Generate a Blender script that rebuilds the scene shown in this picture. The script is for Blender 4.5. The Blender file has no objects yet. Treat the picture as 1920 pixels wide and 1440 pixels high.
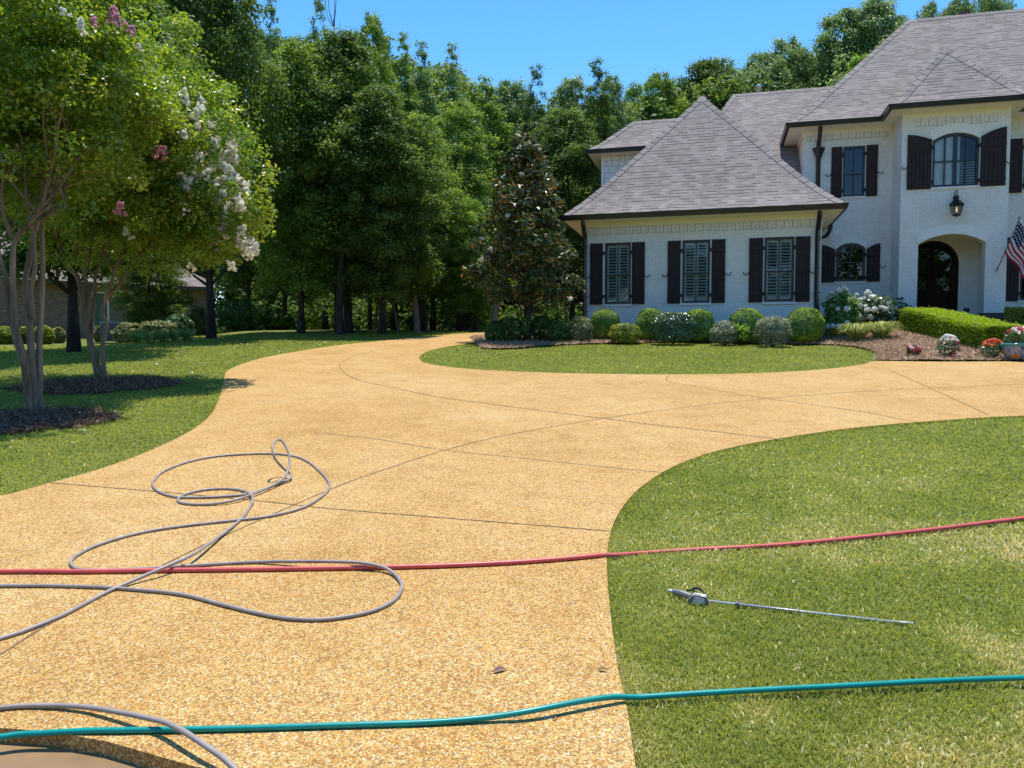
import bpy, bmesh, math, random
import numpy as np
from mathutils import Vector, Matrix
from mathutils.geometry import tessellate_polygon
R = math.radians
rnd = random.Random(7)
rng = np.random.default_rng(7)
scene = bpy.context.scene
COL = scene.collection

# ------------------------------------------------------------------ camera, sky, sun, exposure
EYE = 1.5
FPX = 1442.0                      # focal length in pixels of a 1920 wide frame
PITCH = math.atan(70 / FPX)
cam = bpy.data.cameras.new('camera'); camo = bpy.data.objects.new('camera', cam); COL.objects.link(camo)
cam.sensor_fit = 'HORIZONTAL'; cam.angle = 2 * math.atan(960 / FPX); cam.clip_start = 0.05; cam.clip_end = 3000
camo.location = (0, 0, EYE); camo.rotation_euler = (math.pi / 2 - PITCH, 0, 0)
scene.camera = camo
SUN_EL, SUN_AZ = R(76), R(14)
w = bpy.data.worlds.new('World'); scene.world = w; w.use_nodes = True
nt = w.node_tree; bg = nt.nodes['Background']
sky = nt.nodes.new('ShaderNodeTexSky'); sky.sky_type = 'NISHITA'; sky.sun_disc = False
sky.sun_elevation = SUN_EL; sky.sun_rotation = SUN_AZ; sky.altitude = 100; sky.air_density = 1.0; sky.dust_density = 0.15; sky.ozone_density = 3.0
hs_ = nt.nodes.new('ShaderNodeHueSaturation'); hs_.inputs['Hue'].default_value = .503; hs_.inputs['Saturation'].default_value = 1.32; hs_.inputs['Value'].default_value = 1.0
nt.links.new(sky.outputs[0], hs_.inputs['Color']); nt.links.new(hs_.outputs[0], bg.inputs[0]); bg.inputs[1].default_value = 0.15
sd = bpy.data.lights.new('sun', 'SUN'); sd.energy = 3.5; sd.angle = R(0.5); sd.color = (1, 0.955, 0.88)
so = bpy.data.objects.new('sun', sd); COL.objects.link(so)
SV = Vector((math.sin(SUN_AZ) * math.cos(SUN_EL), math.cos(SUN_AZ) * math.cos(SUN_EL), math.sin(SUN_EL)))
so.rotation_euler = SV.to_track_quat('Z', 'Y').to_euler(); so.location = (10, 30, 60)
vs = scene.view_settings
vs.view_transform = 'Standard'; vs.look = 'None'; vs.exposure = 0.8; vs.gamma = 1; vs.use_curve_mapping = False
cy = scene.cycles
cy.max_bounces = 7; cy.diffuse_bounces = 4; cy.glossy_bounces = 3; cy.transmission_bounces = 4; cy.transparent_max_bounces = 8
cy.sample_clamp_indirect = 6.0; cy.use_denoising = True; cy.denoiser = 'OPENIMAGEDENOISE'; cy.denoising_input_passes = 'RGB_ALBEDO_NORMAL'
try: cy.caustics_reflective = False; cy.caustics_refractive = False
except Exception: pass

# ------------------------------------------------------------------ terrain function and picking
SL = 0.075; YB = 27.5
def sstep(a, b, x):
    t = np.clip((np.asarray(x, float) - a) / (b - a), 0, 1); return t * t * (3 - 2 * t)
def plane_z(y):
    y = np.asarray(y, float)
    return np.where(y < YB, SL * y, SL * YB + 0.03 * (y - YB))
def gz(x, y):
    x = np.asarray(x, float); y = np.asarray(y, float)
    z = plane_z(y)
    # the neighbouring yard on the left lies lower and flatter
    zl = np.where(y < 18.5, SL * y, SL * 18.5 + 0.028 * (y - 18.5)); wl = sstep(-9.2, -13, x)
    z = np.where(y > 18.5, z * (1 - wl) + np.minimum(zl, z) * wl, z)
    z = z + 0.075 * np.clip(np.minimum(y, 24) - 15.9, 0, None) * sstep(7, 11.5, x)
    return z
def gzf(x, y): return float(gz(x, y))
def ray(px, py):
    X = (px - 960) / FPX; Y = (720 - py) / FPX
    c, s = math.cos(PITCH), math.sin(PITCH)
    return (X, c + s * Y, -s + c * Y)
def G(px, py, up=0.0):
    'where the sight line meets the sloping ground plane (raised by up)'
    d = ray(px, py); t = -(EYE - up) / (d[2] - SL * d[1])
    return (d[0] * t, d[1] * t)
def P(px, py, dep):
    'point of the sight line at a given distance'
    d = ray(px, py); t = dep / d[1]
    return Vector((d[0] * t, dep, EYE + d[2] * t))
def X(px, dep): return (px - 960) / FPX * dep / (math.cos(PITCH))

# ------------------------------------------------------------------ materials
def newmat(name):
    m = bpy.data.materials.new(name); m.use_nodes = True
    return m, m.node_tree.nodes, m.node_tree.links, m.node_tree.nodes['Principled BSDF']
def plain(name, col, rough=0.6, metal=0.0, noise=0.0, scale=8.0, bump=0.0, spec=0.5):
    m, n, l, b = newmat(name)
    b.inputs['Roughness'].default_value = rough; b.inputs['Metallic'].default_value = metal
    b.inputs['Specular IOR Level'].default_value = spec
    b.inputs['Base Color'].default_value = (*col, 1)
    if noise or bump:
        tc = n.new('ShaderNodeTexCoord'); nz = n.new('ShaderNodeTexNoise'); nz.inputs['Scale'].default_value = scale; nz.inputs['Detail'].default_value = 6
        l.new(tc.outputs['Object'], nz.inputs['Vector'])
        if noise:
            r = n.new('ShaderNodeValToRGB'); lo = [max(0, c * (1 - noise)) for c in col]; hi = [min(1, c * (1 + noise)) for c in col]
            r.color_ramp.elements[0].color = (*lo, 1); r.color_ramp.elements[1].color = (*hi, 1)
            r.color_ramp.elements[0].position = .3; r.color_ramp.elements[1].position = .7
            l.new(nz.outputs['Fac'], r.inputs[0]); l.new(r.outputs[0], b.inputs['Base Color'])
        if bump:
            bp = n.new('ShaderNodeBump'); bp.inputs['Strength'].default_value = bump; bp.inputs['Distance'].default_value = .02
            l.new(nz.outputs['Fac'], bp.inputs['Height']); l.new(bp.outputs[0], b.inputs['Normal'])
    return m
def leafmat(name, cols, trans=0.42, rough=0.55, spec=0.22):
    'cols: list of (position, colour) over the leaf tone attribute'
    m, n, l, b = newmat(name)
    at = n.new('ShaderNodeAttribute'); at.attribute_name = 'tone'
    r = n.new('ShaderNodeValToRGB'); cr = r.color_ramp
    while len(cr.elements) < len(cols): cr.elements.new(.5)
    for e, (p, c) in zip(cr.elements, cols): e.position = p; e.color = (*c, 1)
    l.new(at.outputs['Fac'], r.inputs[0]); l.new(r.outputs[0], b.inputs['Base Color'])
    b.inputs['Roughness'].default_value = rough; b.inputs['Specular IOR Level'].default_value = spec
    tr = n.new('ShaderNodeBsdfTranslucent'); mx = n.new('ShaderNodeMixShader'); mx.inputs[0].default_value = trans
    hs = n.new('ShaderNodeHueSaturation'); hs.inputs['Hue'].default_value = .485; hs.inputs['Saturation'].default_value = 1.1; hs.inputs['Value'].default_value = 1.5
    l.new(r.outputs[0], hs.inputs['Color']); l.new(hs.outputs[0], tr.inputs[0])
    l.new(b.outputs[0], mx.inputs[1]); l.new(tr.outputs[0], mx.inputs[2])
    l.new(mx.outputs[0], n['Material Output'].inputs[0])
    return m
def mth(n, l, op, a, b=None, clamp=False):
    q = n.new('ShaderNodeMath'); q.operation = op; q.use_clamp = clamp
    for i, v in enumerate((a, b)):
        if v is None: continue
        if isinstance(v, (int, float)): q.inputs[i].default_value = v
        else: l.new(v, q.inputs[i])
    return q.outputs[0]
def mixc(n, l, fac, a, b, mode='MIX'):
    q = n.new('ShaderNodeMix'); q.data_type = 'RGBA'; q.blend_type = mode
    for s, v in ((q.inputs['Factor'], fac), (q.inputs[6], a), (q.inputs[7], b)):
        if isinstance(v, (int, float)): s.default_value = v
        elif isinstance(v, tuple): s.default_value = (*v, 1)
        else: l.new(v, s)
    return q.outputs[2]
def noise(n, l, vec, scale, detail=4, rough=.55):
    q = n.new('ShaderNodeTexNoise'); q.inputs['Scale'].default_value = scale; q.inputs['Detail'].default_value = detail; q.inputs['Roughness'].default_value = rough
    l.new(vec, q.inputs['Vector']); return q.outputs['Fac']
def ramp(n, l, fac, *stops):
    q = n.new('ShaderNodeValToRGB'); cr = q.color_ramp
    while len(cr.elements) < len(stops): cr.elements.new(.5)
    for e, (p, c) in zip(cr.elements, stops):
        e.position = p; e.color = (*c, 1) if len(c) == 3 else c
    l.new(fac, q.inputs[0]); return q.outputs[0]

def mat_aggregate():
    m, n, l, b = newmat('exposed_aggregate')
    tc = n.new('ShaderNodeTexCoord'); O = tc.outputs['Object']
    wv = n.new('ShaderNodeVectorMath'); wv.operation = 'ADD'
    nz = n.new('ShaderNodeTexNoise'); nz.inputs['Scale'].default_value = 60; l.new(O, nz.inputs['Vector'])
    sc = n.new('ShaderNodeVectorMath'); sc.operation = 'SCALE'; sc.inputs['Scale'].default_value = .005
    l.new(nz.outputs['Color'], sc.inputs[0]); l.new(O, wv.inputs[0]); l.new(sc.outputs[0], wv.inputs[1])
    vo = n.new('ShaderNodeTexVoronoi'); vo.inputs['Scale'].default_value = 135; l.new(wv.outputs[0], vo.inputs['Vector'])
    sep = n.new('ShaderNodeSeparateColor'); l.new(vo.outputs['Color'], sep.inputs[0])
    peb = ramp(n, l, sep.outputs[0], (0, (.42, .235, .075)), (.12, (.72, .42, .13)), (.3, (.88, .62, .25)), (.48, (.95, .78, .44)), (.62, (.78, .47, .15)), (.74, (.58, .29, .10)), (.82, (.93, .74, .38)), (.90, (.97, .92, .74)), (.96, (.36, .29, .22)))
    peb_n = peb.node; peb_n.color_ramp.interpolation = 'CONSTANT'
    gap = ramp(n, l, vo.outputs['Distance'], (.0, (0, 0, 0)), (.42, (0, 0, 0)), (.62, (1, 1, 1)))
    c = mixc(n, l, mth(n, l, 'MULTIPLY', gap, .6), peb, (.33, .24, .14))
    # weathering, washed lanes
    big = noise(n, l, O, .55, 5, .6); med = noise(n, l, O, 3.2, 5, .6); sml = noise(n, l, O, 22, 3, .6)
    c = mixc(n, l, 1.0, c, ramp(n, l, big, (.3, (.84, .78, .68)), (.5, (.95, .92, .88)), (.68, (1.0, 1.02, 1.1))), 'MULTIPLY')
    c = mixc(n, l, 1.0, c, ramp(n, l, med, (.32, (.88, .84, .77)), (.5, (1.0, 1.0, 1.0)), (.68, (1.04, 1.04, 1.06))), 'MULTIPLY')
    c = mixc(n, l, 1.0, c, ramp(n, l, sml, (.3, (.84, .82, .8)), (.65, (1.0, 1.0, 1.0))), 'MULTIPLY')
    c = mixc(n, l, 1.0, c, (.87, .785, .59), 'MULTIPLY')
    l.new(c, b.inputs['Base Color'])
    b.inputs['Roughness'].default_value = .7; b.inputs['Specular IOR Level'].default_value = .14
    bp = n.new('ShaderNodeBump'); bp.inputs['Strength'].default_value = .75; bp.inputs['Distance'].default_value = .006; bp.invert = True
    l.new(vo.outputs['Distance'], bp.inputs['Height']); l.new(bp.outputs[0], b.inputs['Normal'])
    return m
def mat_ground():
    m, n, l, b = newmat('turf_soil')
    tc = n.new('ShaderNodeTexCoord'); O = tc.outputs['Object']
    a = noise(n, l, O, .35, 5); c2 = noise(n, l, O, 5, 5); f = noise(n, l, O, 60, 3)
    c = ramp(n, l, a, (.3, (.15, .19, .045)), (.55, (.19, .22, .06)), (.75, (.26, .24, .095)))
    c = mixc(n, l, 1, c, ramp(n, l, c2, (.3, (.75, .8, .7)), (.7, (1.05, 1.0, 1.0))), 'MULTIPLY')
    c = mixc(n, l, 1, c, ramp(n, l, f, (.3, (.6, .6, .55)), (.7, (1.05, 1.05, 1.0))), 'MULTIPLY')
    l.new(c, b.inputs['Base Color']); b.inputs['Roughness'].default_value = .9; b.inputs['Specular IOR Level'].default_value = .1
    bp = n.new('ShaderNodeBump'); bp.inputs['Strength'].default_value = .6; bp.inputs['Distance'].default_value = .03
    l.new(f, bp.inputs['Height']); l.new(bp.outputs[0], b.inputs['Normal'])
    return m
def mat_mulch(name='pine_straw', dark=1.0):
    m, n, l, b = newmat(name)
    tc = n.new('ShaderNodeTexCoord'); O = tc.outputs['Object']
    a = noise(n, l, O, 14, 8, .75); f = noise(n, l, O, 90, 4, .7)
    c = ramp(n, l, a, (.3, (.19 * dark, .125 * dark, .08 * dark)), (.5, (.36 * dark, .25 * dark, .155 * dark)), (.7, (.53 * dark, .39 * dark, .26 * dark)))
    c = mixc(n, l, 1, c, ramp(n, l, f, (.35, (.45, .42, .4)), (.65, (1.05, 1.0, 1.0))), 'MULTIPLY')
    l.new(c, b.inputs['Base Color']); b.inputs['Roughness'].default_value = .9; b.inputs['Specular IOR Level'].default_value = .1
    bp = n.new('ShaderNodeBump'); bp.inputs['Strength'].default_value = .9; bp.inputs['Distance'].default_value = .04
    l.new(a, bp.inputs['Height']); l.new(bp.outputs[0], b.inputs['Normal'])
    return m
def wallvec(n, l, sx=1.0):
    tc = n.new('ShaderNodeTexCoord'); s = n.new('ShaderNodeSeparateXYZ'); l.new(tc.outputs['Object'], s.inputs[0])
    cb = n.new('ShaderNodeCombineXYZ'); l.new(mth(n, l, 'ADD', s.outputs[0], s.outputs[1]), cb.inputs[0]); l.new(s.outputs[2], cb.inputs[1])
    return cb.outputs[0], tc.outputs['Object']
def mat_brick(name, c1, c2, mort, paint=True):
    m, n, l, b = newmat(name)
    V, O = wallvec(n, l)
    br = n.new('ShaderNodeTexBrick'); l.new(V, br.inputs['Vector'])
    br.inputs['Scale'].default_value = 1; br.inputs['Brick Width'].default_value = .205; br.inputs['Row Height'].default_value = .073
    br.inputs['Mortar Size'].default_value = .0055 if paint else .009; br.inputs['Mortar Smooth'].default_value = .3; br.inputs['Bias'].default_value = 0
    br.inputs['Color1'].default_value = (*c1, 1); br.inputs['Color2'].default_value = (*c2, 1); br.inputs['Mortar'].default_value = (*mort, 1)
    a = noise(n, l, O, 1.3, 6, .65); f = noise(n, l, O, 9, 5, .7)
    c = mixc(n, l, 1, br.outputs['Color'], ramp(n, l, a, (.3, (.90, .89, .87)), (.65, (1, 1, 1))), 'MULTIPLY')
    c = mixc(n, l, 1, c, ramp(n, l, f, (.3, (.88, .87, .86)), (.6, (1, 1, 1))), 'MULTIPLY')
    l.new(c, b.inputs['Base Color']); b.inputs['Roughness'].default_value = .7; b.inputs['Specular IOR Level'].default_value = .25
    h = mth(n, l, 'ADD', mth(n, l, 'MULTIPLY', br.outputs['Fac'], -1.0), mth(n, l, 'MULTIPLY', f, .6))
    bp = n.new('ShaderNodeBump'); bp.inputs['Strength'].default_value = .35; bp.inputs['Distance'].default_value = .006
    l.new(h, bp.inputs['Height']); l.new(bp.outputs[0], b.inputs['Normal'])
    return m
def mat_shingle(name='roof_shingles', k=1.0):
    m, n, l, b = newmat(name)
    uv = n.new('ShaderNodeUVMap'); V = uv.outputs[0]
    s = n.new('ShaderNodeSeparateXYZ'); l.new(V, s.inputs[0])
    row = mth(n, l, 'DIVIDE', s.outputs[1], .145); fr = mth(n, l, 'FRACT', row); ri = mth(n, l, 'FLOOR', row)
    wn = n.new('ShaderNodeTexWhiteNoise'); wn.noise_dimensions = '1D'; l.new(ri, wn.inputs['W'])
    ux = mth(n, l, 'ADD', s.outputs[0], mth(n, l, 'MULTIPLY', wn.outputs['Value'], 1.7))
    def tabs(width):
        q = n.new('ShaderNodeTexWhiteNoise'); q.noise_dimensions = '2D'; cb = n.new('ShaderNodeCombineXYZ')
        l.new(mth(n, l, 'FLOOR', mth(n, l, 'DIVIDE', ux, width)), cb.inputs[0]); l.new(ri, cb.inputs[1]); l.new(cb.outputs[0], q.inputs['Vector']); return q.outputs['Value']
    t1 = tabs(.19); t2 = tabs(.27)
    O = n.new('ShaderNodeTexCoord').outputs['Object']
    big = noise(n, l, O, .5, 5, .6); gr = noise(n, l, O, 120, 2, .6)
    c = ramp(n, l, t1, (0, (.245 * k, .206 * k, .178 * k)), (.5, (.282 * k, .239 * k, .208 * k)), (1, (.33 * k, .284 * k, .248 * k)))
    c = mixc(n, l, 1, c, ramp(n, l, big, (.3, (.86, .86, .86)), (.7, (1.06, 1.05, 1.04))), 'MULTIPLY')
    c = mixc(n, l, 1, c, ramp(n, l, gr, (.3, (.8, .8, .8)), (.7, (1.1, 1.1, 1.1))), 'MULTIPLY')
    # laminated butt edge: its shadow line painted dark, uneven in length, on most tabs
    edge = mth(n, l, 'MULTIPLY', mth(n, l, 'LESS_THAN', fr, .24), mth(n, l, 'GREATER_THAN', t2, .42))
    edge2 = mth(n, l, 'LESS_THAN', fr, .05)
    c = mixc(n, l, mth(n, l, 'MAXIMUM', mth(n, l, 'MULTIPLY', edge, .85), mth(n, l, 'MULTIPLY', edge2, .6)), c, (.040, .032, .032))
    l.new(c, b.inputs['Base Color']); b.inputs['Roughness'].default_value = .85; b.inputs['Specular IOR Level'].default_value = .2
    bp = n.new('ShaderNodeBump'); bp.inputs['Strength'].default_value = .5; bp.inputs['Distance'].default_value = .01
    l.new(mth(n, l, 'ADD', mth(n, l, 'MULTIPLY', fr, -.8), mth(n, l, 'MULTIPLY', gr, .5)), bp.inputs['Height']); l.new(bp.outputs[0], b.inputs['Normal'])
    return m
def mat_glass(name, tint=(.88, .95, .94), refl=1.0):
    m, n, l, b = newmat(name)
    n.remove(b)
    tr = n.new('ShaderNodeBsdfTransparent'); tr.inputs[0].default_value = (*tint, 1)
    gl = n.new('ShaderNodeBsdfGlossy'); gl.inputs['Roughness'].default_value = .015
    tc = n.new('ShaderNodeTexCoord'); nz = n.new('ShaderNodeTexNoise'); nz.inputs['Scale'].default_value = 2.2; l.new(tc.outputs['Object'], nz.inputs['Vector'])
    bp = n.new('ShaderNodeBump'); bp.inputs['Strength'].default_value = .05; bp.inputs['Distance'].default_value = .05; l.new(nz.outputs[0], bp.inputs['Height']); l.new(bp.outputs[0], gl.inputs['Normal'])
    fr = n.new('ShaderNodeFresnel'); fr.inputs['IOR'].default_value = 1.6
    mx = n.new('ShaderNodeMixShader'); l.new(mth(n, l, 'MULTIPLY', fr.outputs[0], .95 * refl, True), mx.inputs[0])
    l.new(tr.outputs[0], mx.inputs[1]); l.new(gl.outputs[0], mx.inputs[2]); l.new(mx.outputs[0], n['Material Output'].inputs[0])
    return m
def mat_bark(name, c1, c2, scale=6, stretch=.25):
    m, n, l, b = newmat(name)
    tc = n.new('ShaderNodeTexCoord'); mp = n.new('ShaderNodeMapping'); mp.inputs['Scale'].default_value = (1, 1, stretch); l.new(tc.outputs['Object'], mp.inputs[0])
    a = noise(n, l, mp.outputs[0], scale, 7, .65); f = noise(n, l, mp.outputs[0], scale * 4, 4, .7)
    c = ramp(n, l, a, (.33, c1), (.66, c2)); c = mixc(n, l, 1, c, ramp(n, l, f, (.3, (.7, .7, .7)), (.7, (1.1, 1.1, 1.1))), 'MULTIPLY')
    l.new(c, b.inputs['Base Color']); b.inputs['Roughness'].default_value = .85; b.inputs['Specular IOR Level'].default_value = .2
    bp = n.new('ShaderNodeBump'); bp.inputs['Strength'].default_value = .7; bp.inputs['Distance'].default_value = .03
    l.new(f, bp.inputs['Height']); l.new(bp.outputs[0], b.inputs['Normal'])
    return m

M = {}
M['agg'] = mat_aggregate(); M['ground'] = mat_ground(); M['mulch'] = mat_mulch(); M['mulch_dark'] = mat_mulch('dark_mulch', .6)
M['joint'] = plain('joint_filler', (.20, .125, .06), .9, noise=.4, scale=30)
M['brick'] = mat_brick('painted_brick', (.86, .79, .68), (.90, .832, .72), (.70, .645, .56))
M['redbrick'] = mat_brick('brown_brick', (.17, .095, .055), (.29, .195, .125), (.33, .28, .22), False)
M['cream'] = plain('cream_trim', (.84, .785, .68), .6, noise=.04, scale=3)
M['stucco'] = plain('smooth_white_render', (.84, .785, .69), .75, noise=.05, scale=4, bump=.15)
M['shake'] = plain('shake_siding', (.84, .79, .71), .75, noise=.05, scale=5)
M['shingle'] = mat_shingle(); M['shingle2'] = mat_shingle('neighbour_shingles', .9)
M['gutter'] = plain('dark_bronze_metal', (.022, .018, .018), .35, noise=.25, scale=5)
M['shutter'] = plain('shutter_paint', (.036, .022, .018), .55, noise=.2, scale=6, spec=.2)
M['frame'] = plain('window_frame_paint', (.030, .026, .025), .4)
M['iron'] = plain('black_iron', (.012, .012, .014), .4, metal=.3)
M['louvre'] = plain('blind_paint', (.60, .66, .60), .5)
M['curtain'] = plain('curtain_cloth', (.86, .88, .90), .9, noise=.08, scale=3)
M['dark'] = plain('unlit_room_black', (.012, .013, .013), .9)  # near-black colour stands in for the darkness inside unlit rooms
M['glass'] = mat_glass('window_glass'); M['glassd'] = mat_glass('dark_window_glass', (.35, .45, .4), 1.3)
M['wood'] = mat_bark('door_wood', (.018, .009, .006), (.045, .021, .012), 5, .15)
M['step'] = mat_brick('step_brick', (.10, .045, .035), (.14, .06, .045), (.12, .09, .08), False)
M['bark'] = mat_bark('dark_bark', (.035, .028, .022), (.10, .08, .065))
M['barkblack'] = mat_bark('black_bark', (.018, .015, .013), (.06, .052, .045))
M['barkpale'] = mat_bark('pale_bark', (.16, .13, .10), (.30, .26, .21))
M['barkcrape'] = mat_bark('crape_bark', (.14, .09, .055), (.36, .255, .17), 5, .12)
g = lambda *a: a
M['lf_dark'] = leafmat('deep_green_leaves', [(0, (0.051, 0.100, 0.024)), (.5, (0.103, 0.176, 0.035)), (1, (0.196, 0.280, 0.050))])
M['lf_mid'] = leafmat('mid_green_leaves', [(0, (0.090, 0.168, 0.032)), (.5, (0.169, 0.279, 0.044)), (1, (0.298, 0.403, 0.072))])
M['lf_blue'] = leafmat('bluish_green_leaves', [(0, (0.090, 0.158, 0.053)), (.5, (0.165, 0.268, 0.080)), (1, (0.332, 0.411, 0.142))], rough=.5, spec=.3)
M['lf_lime'] = leafmat('fresh_green_leaves', [(0, (0.108, 0.205, 0.034)), (.5, (0.197, 0.342, 0.051)), (1, (0.322, 0.463, 0.085))], .45)
M['lf_crape'] = leafmat('crape_leaves', [(0, (0.095, 0.179, 0.029)), (.45, (0.177, 0.291, 0.037)), (.85, (0.312, 0.400, 0.052)), (1, (0.459, 0.421, 0.062))], .42, .38, .5)
M['lf_mag'] = leafmat('glossy_bronze_backed_leaves', [(0, (0.035, 0.061, 0.017)), (.5, (0.080, 0.123, 0.029)), (.72, (0.176, 0.181, 0.048)), (.86, (0.272, 0.138, 0.042)), (1, (0.416, 0.217, 0.060))], .18, .38, .4)
M['lf_box'] = leafmat('boxwood_leaves', [(0, (0.118, 0.206, 0.025)), (.5, (0.224, 0.351, 0.033)), (1, (0.419, 0.532, 0.061))], .3)
M['lf_boxd'] = leafmat('dark_boxwood_leaves', [(0, (0.044, 0.098, 0.024)), (.5, (0.081, 0.151, 0.031)), (1, (0.161, 0.253, 0.051))], .25)
M['lf_hedge'] = leafmat('hedge_leaves', [(0, (0.109, 0.186, 0.016)), (.5, (0.217, 0.326, 0.019)), (1, (0.372, 0.465, 0.031))], .4)
M['lf_grey'] = leafmat('grey_green_leaves', [(0, (0.093, 0.123, 0.056)), (.5, (0.217, 0.246, 0.125)), (1, (0.651, 0.652, 0.400))], .25)
M['lf_var'] = leafmat('variegated_leaves', [(0, (0.088, 0.120, 0.044)), (.5, (0.200, 0.228, 0.088)), (1, (0.575, 0.576, 0.286))], .25)
M['lf_yel'] = leafmat('yellow_green_leaves', [(0, (.10, .15, .02)), (.5, (.22, .28, .04)), (1, (.40, .44, .10))], .4)
M['lf_gloss'] = leafmat('glossy_shrub_leaves', [(0, (0.046, 0.101, 0.034)), (.5, (0.093, 0.171, 0.054)), (1, (0.232, 0.326, 0.124))], .2, .25, .7)
M['lf_hyd'] = leafmat('hydrangea_leaves', [(0, (0.078, 0.163, 0.039)), (.5, (0.155, 0.279, 0.070)), (1, (0.310, 0.434, 0.139))], .35)
M['lf_lir'] = leafmat('liriope_blades', [(0, (.11, .17, .025)), (.5, (.21, .265, .05)), (1, (.46, .46, .16))], .35)
M['lf_olive'] = leafmat('olive_leaves', [(0, (0.109, 0.132, 0.046)), (.5, (0.202, 0.225, 0.078)), (1, (0.341, 0.341, 0.139))], .3)
M['grass'] = leafmat('grass_blades', [(0, (0.227, 0.275, 0.051)), (.3, (0.337, 0.369, 0.076)), (.55, (0.500, 0.458, 0.139)), (.78, (0.750, 0.605, 0.266)), (1, (0.750, 0.750, 0.481))], .5, .5, .25)
M['straw'] = leafmat('straw_needles', [(0, (.19, .12, .07)), (.5, (.41, .285, .175)), (1, (.66, .51, .34))], .15, .7, .2)
M['white_bloom'] = leafmat('white_petals', [(0, (.62, .62, .52)), (.5, (.80, .79, .72)), (1, (.88, .87, .82))], .3, .7, .2)
M['pink_bloom'] = leafmat('pink_petals', [(0, (.50, .20, .30)), (.5, (.70, .36, .48)), (1, (.80, .55, .62))], .3, .7, .2)
M['red_bloom'] = leafmat('red_petals', [(0, (.35, .02, .03)), (.5, (.55, .05, .06)), (1, (.70, .16, .18))], .25, .7, .2)
M['orange_bloom'] = leafmat('orange_petals', [(0, (.62, .10, .03)), (.5, (.75, .18, .06)), (1, (.85, .32, .16))], .25, .7, .2)
M['hose_grey'] = plain('grey_rubber', (.30, .255, .22), .5, noise=.15, scale=12)
M['hose_red'] = plain('red_rubber', (.62, .10, .085), .42, noise=.12, scale=9)
M['hose_green'] = plain('teal_rubber', (.0, .26, .215), .35, noise=.12, scale=9)
M['steel'] = plain('steel', (.62, .60, .58), .28, metal=.9)
M['gunplastic'] = plain('grey_plastic', (.17, .165, .16), .45)
M['gunlight'] = plain('pale_plastic', (.66, .60, .53), .5)
M['wet'] = plain('wet_concrete', (.27, .165, .075), .45, noise=.25, scale=3)

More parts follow.
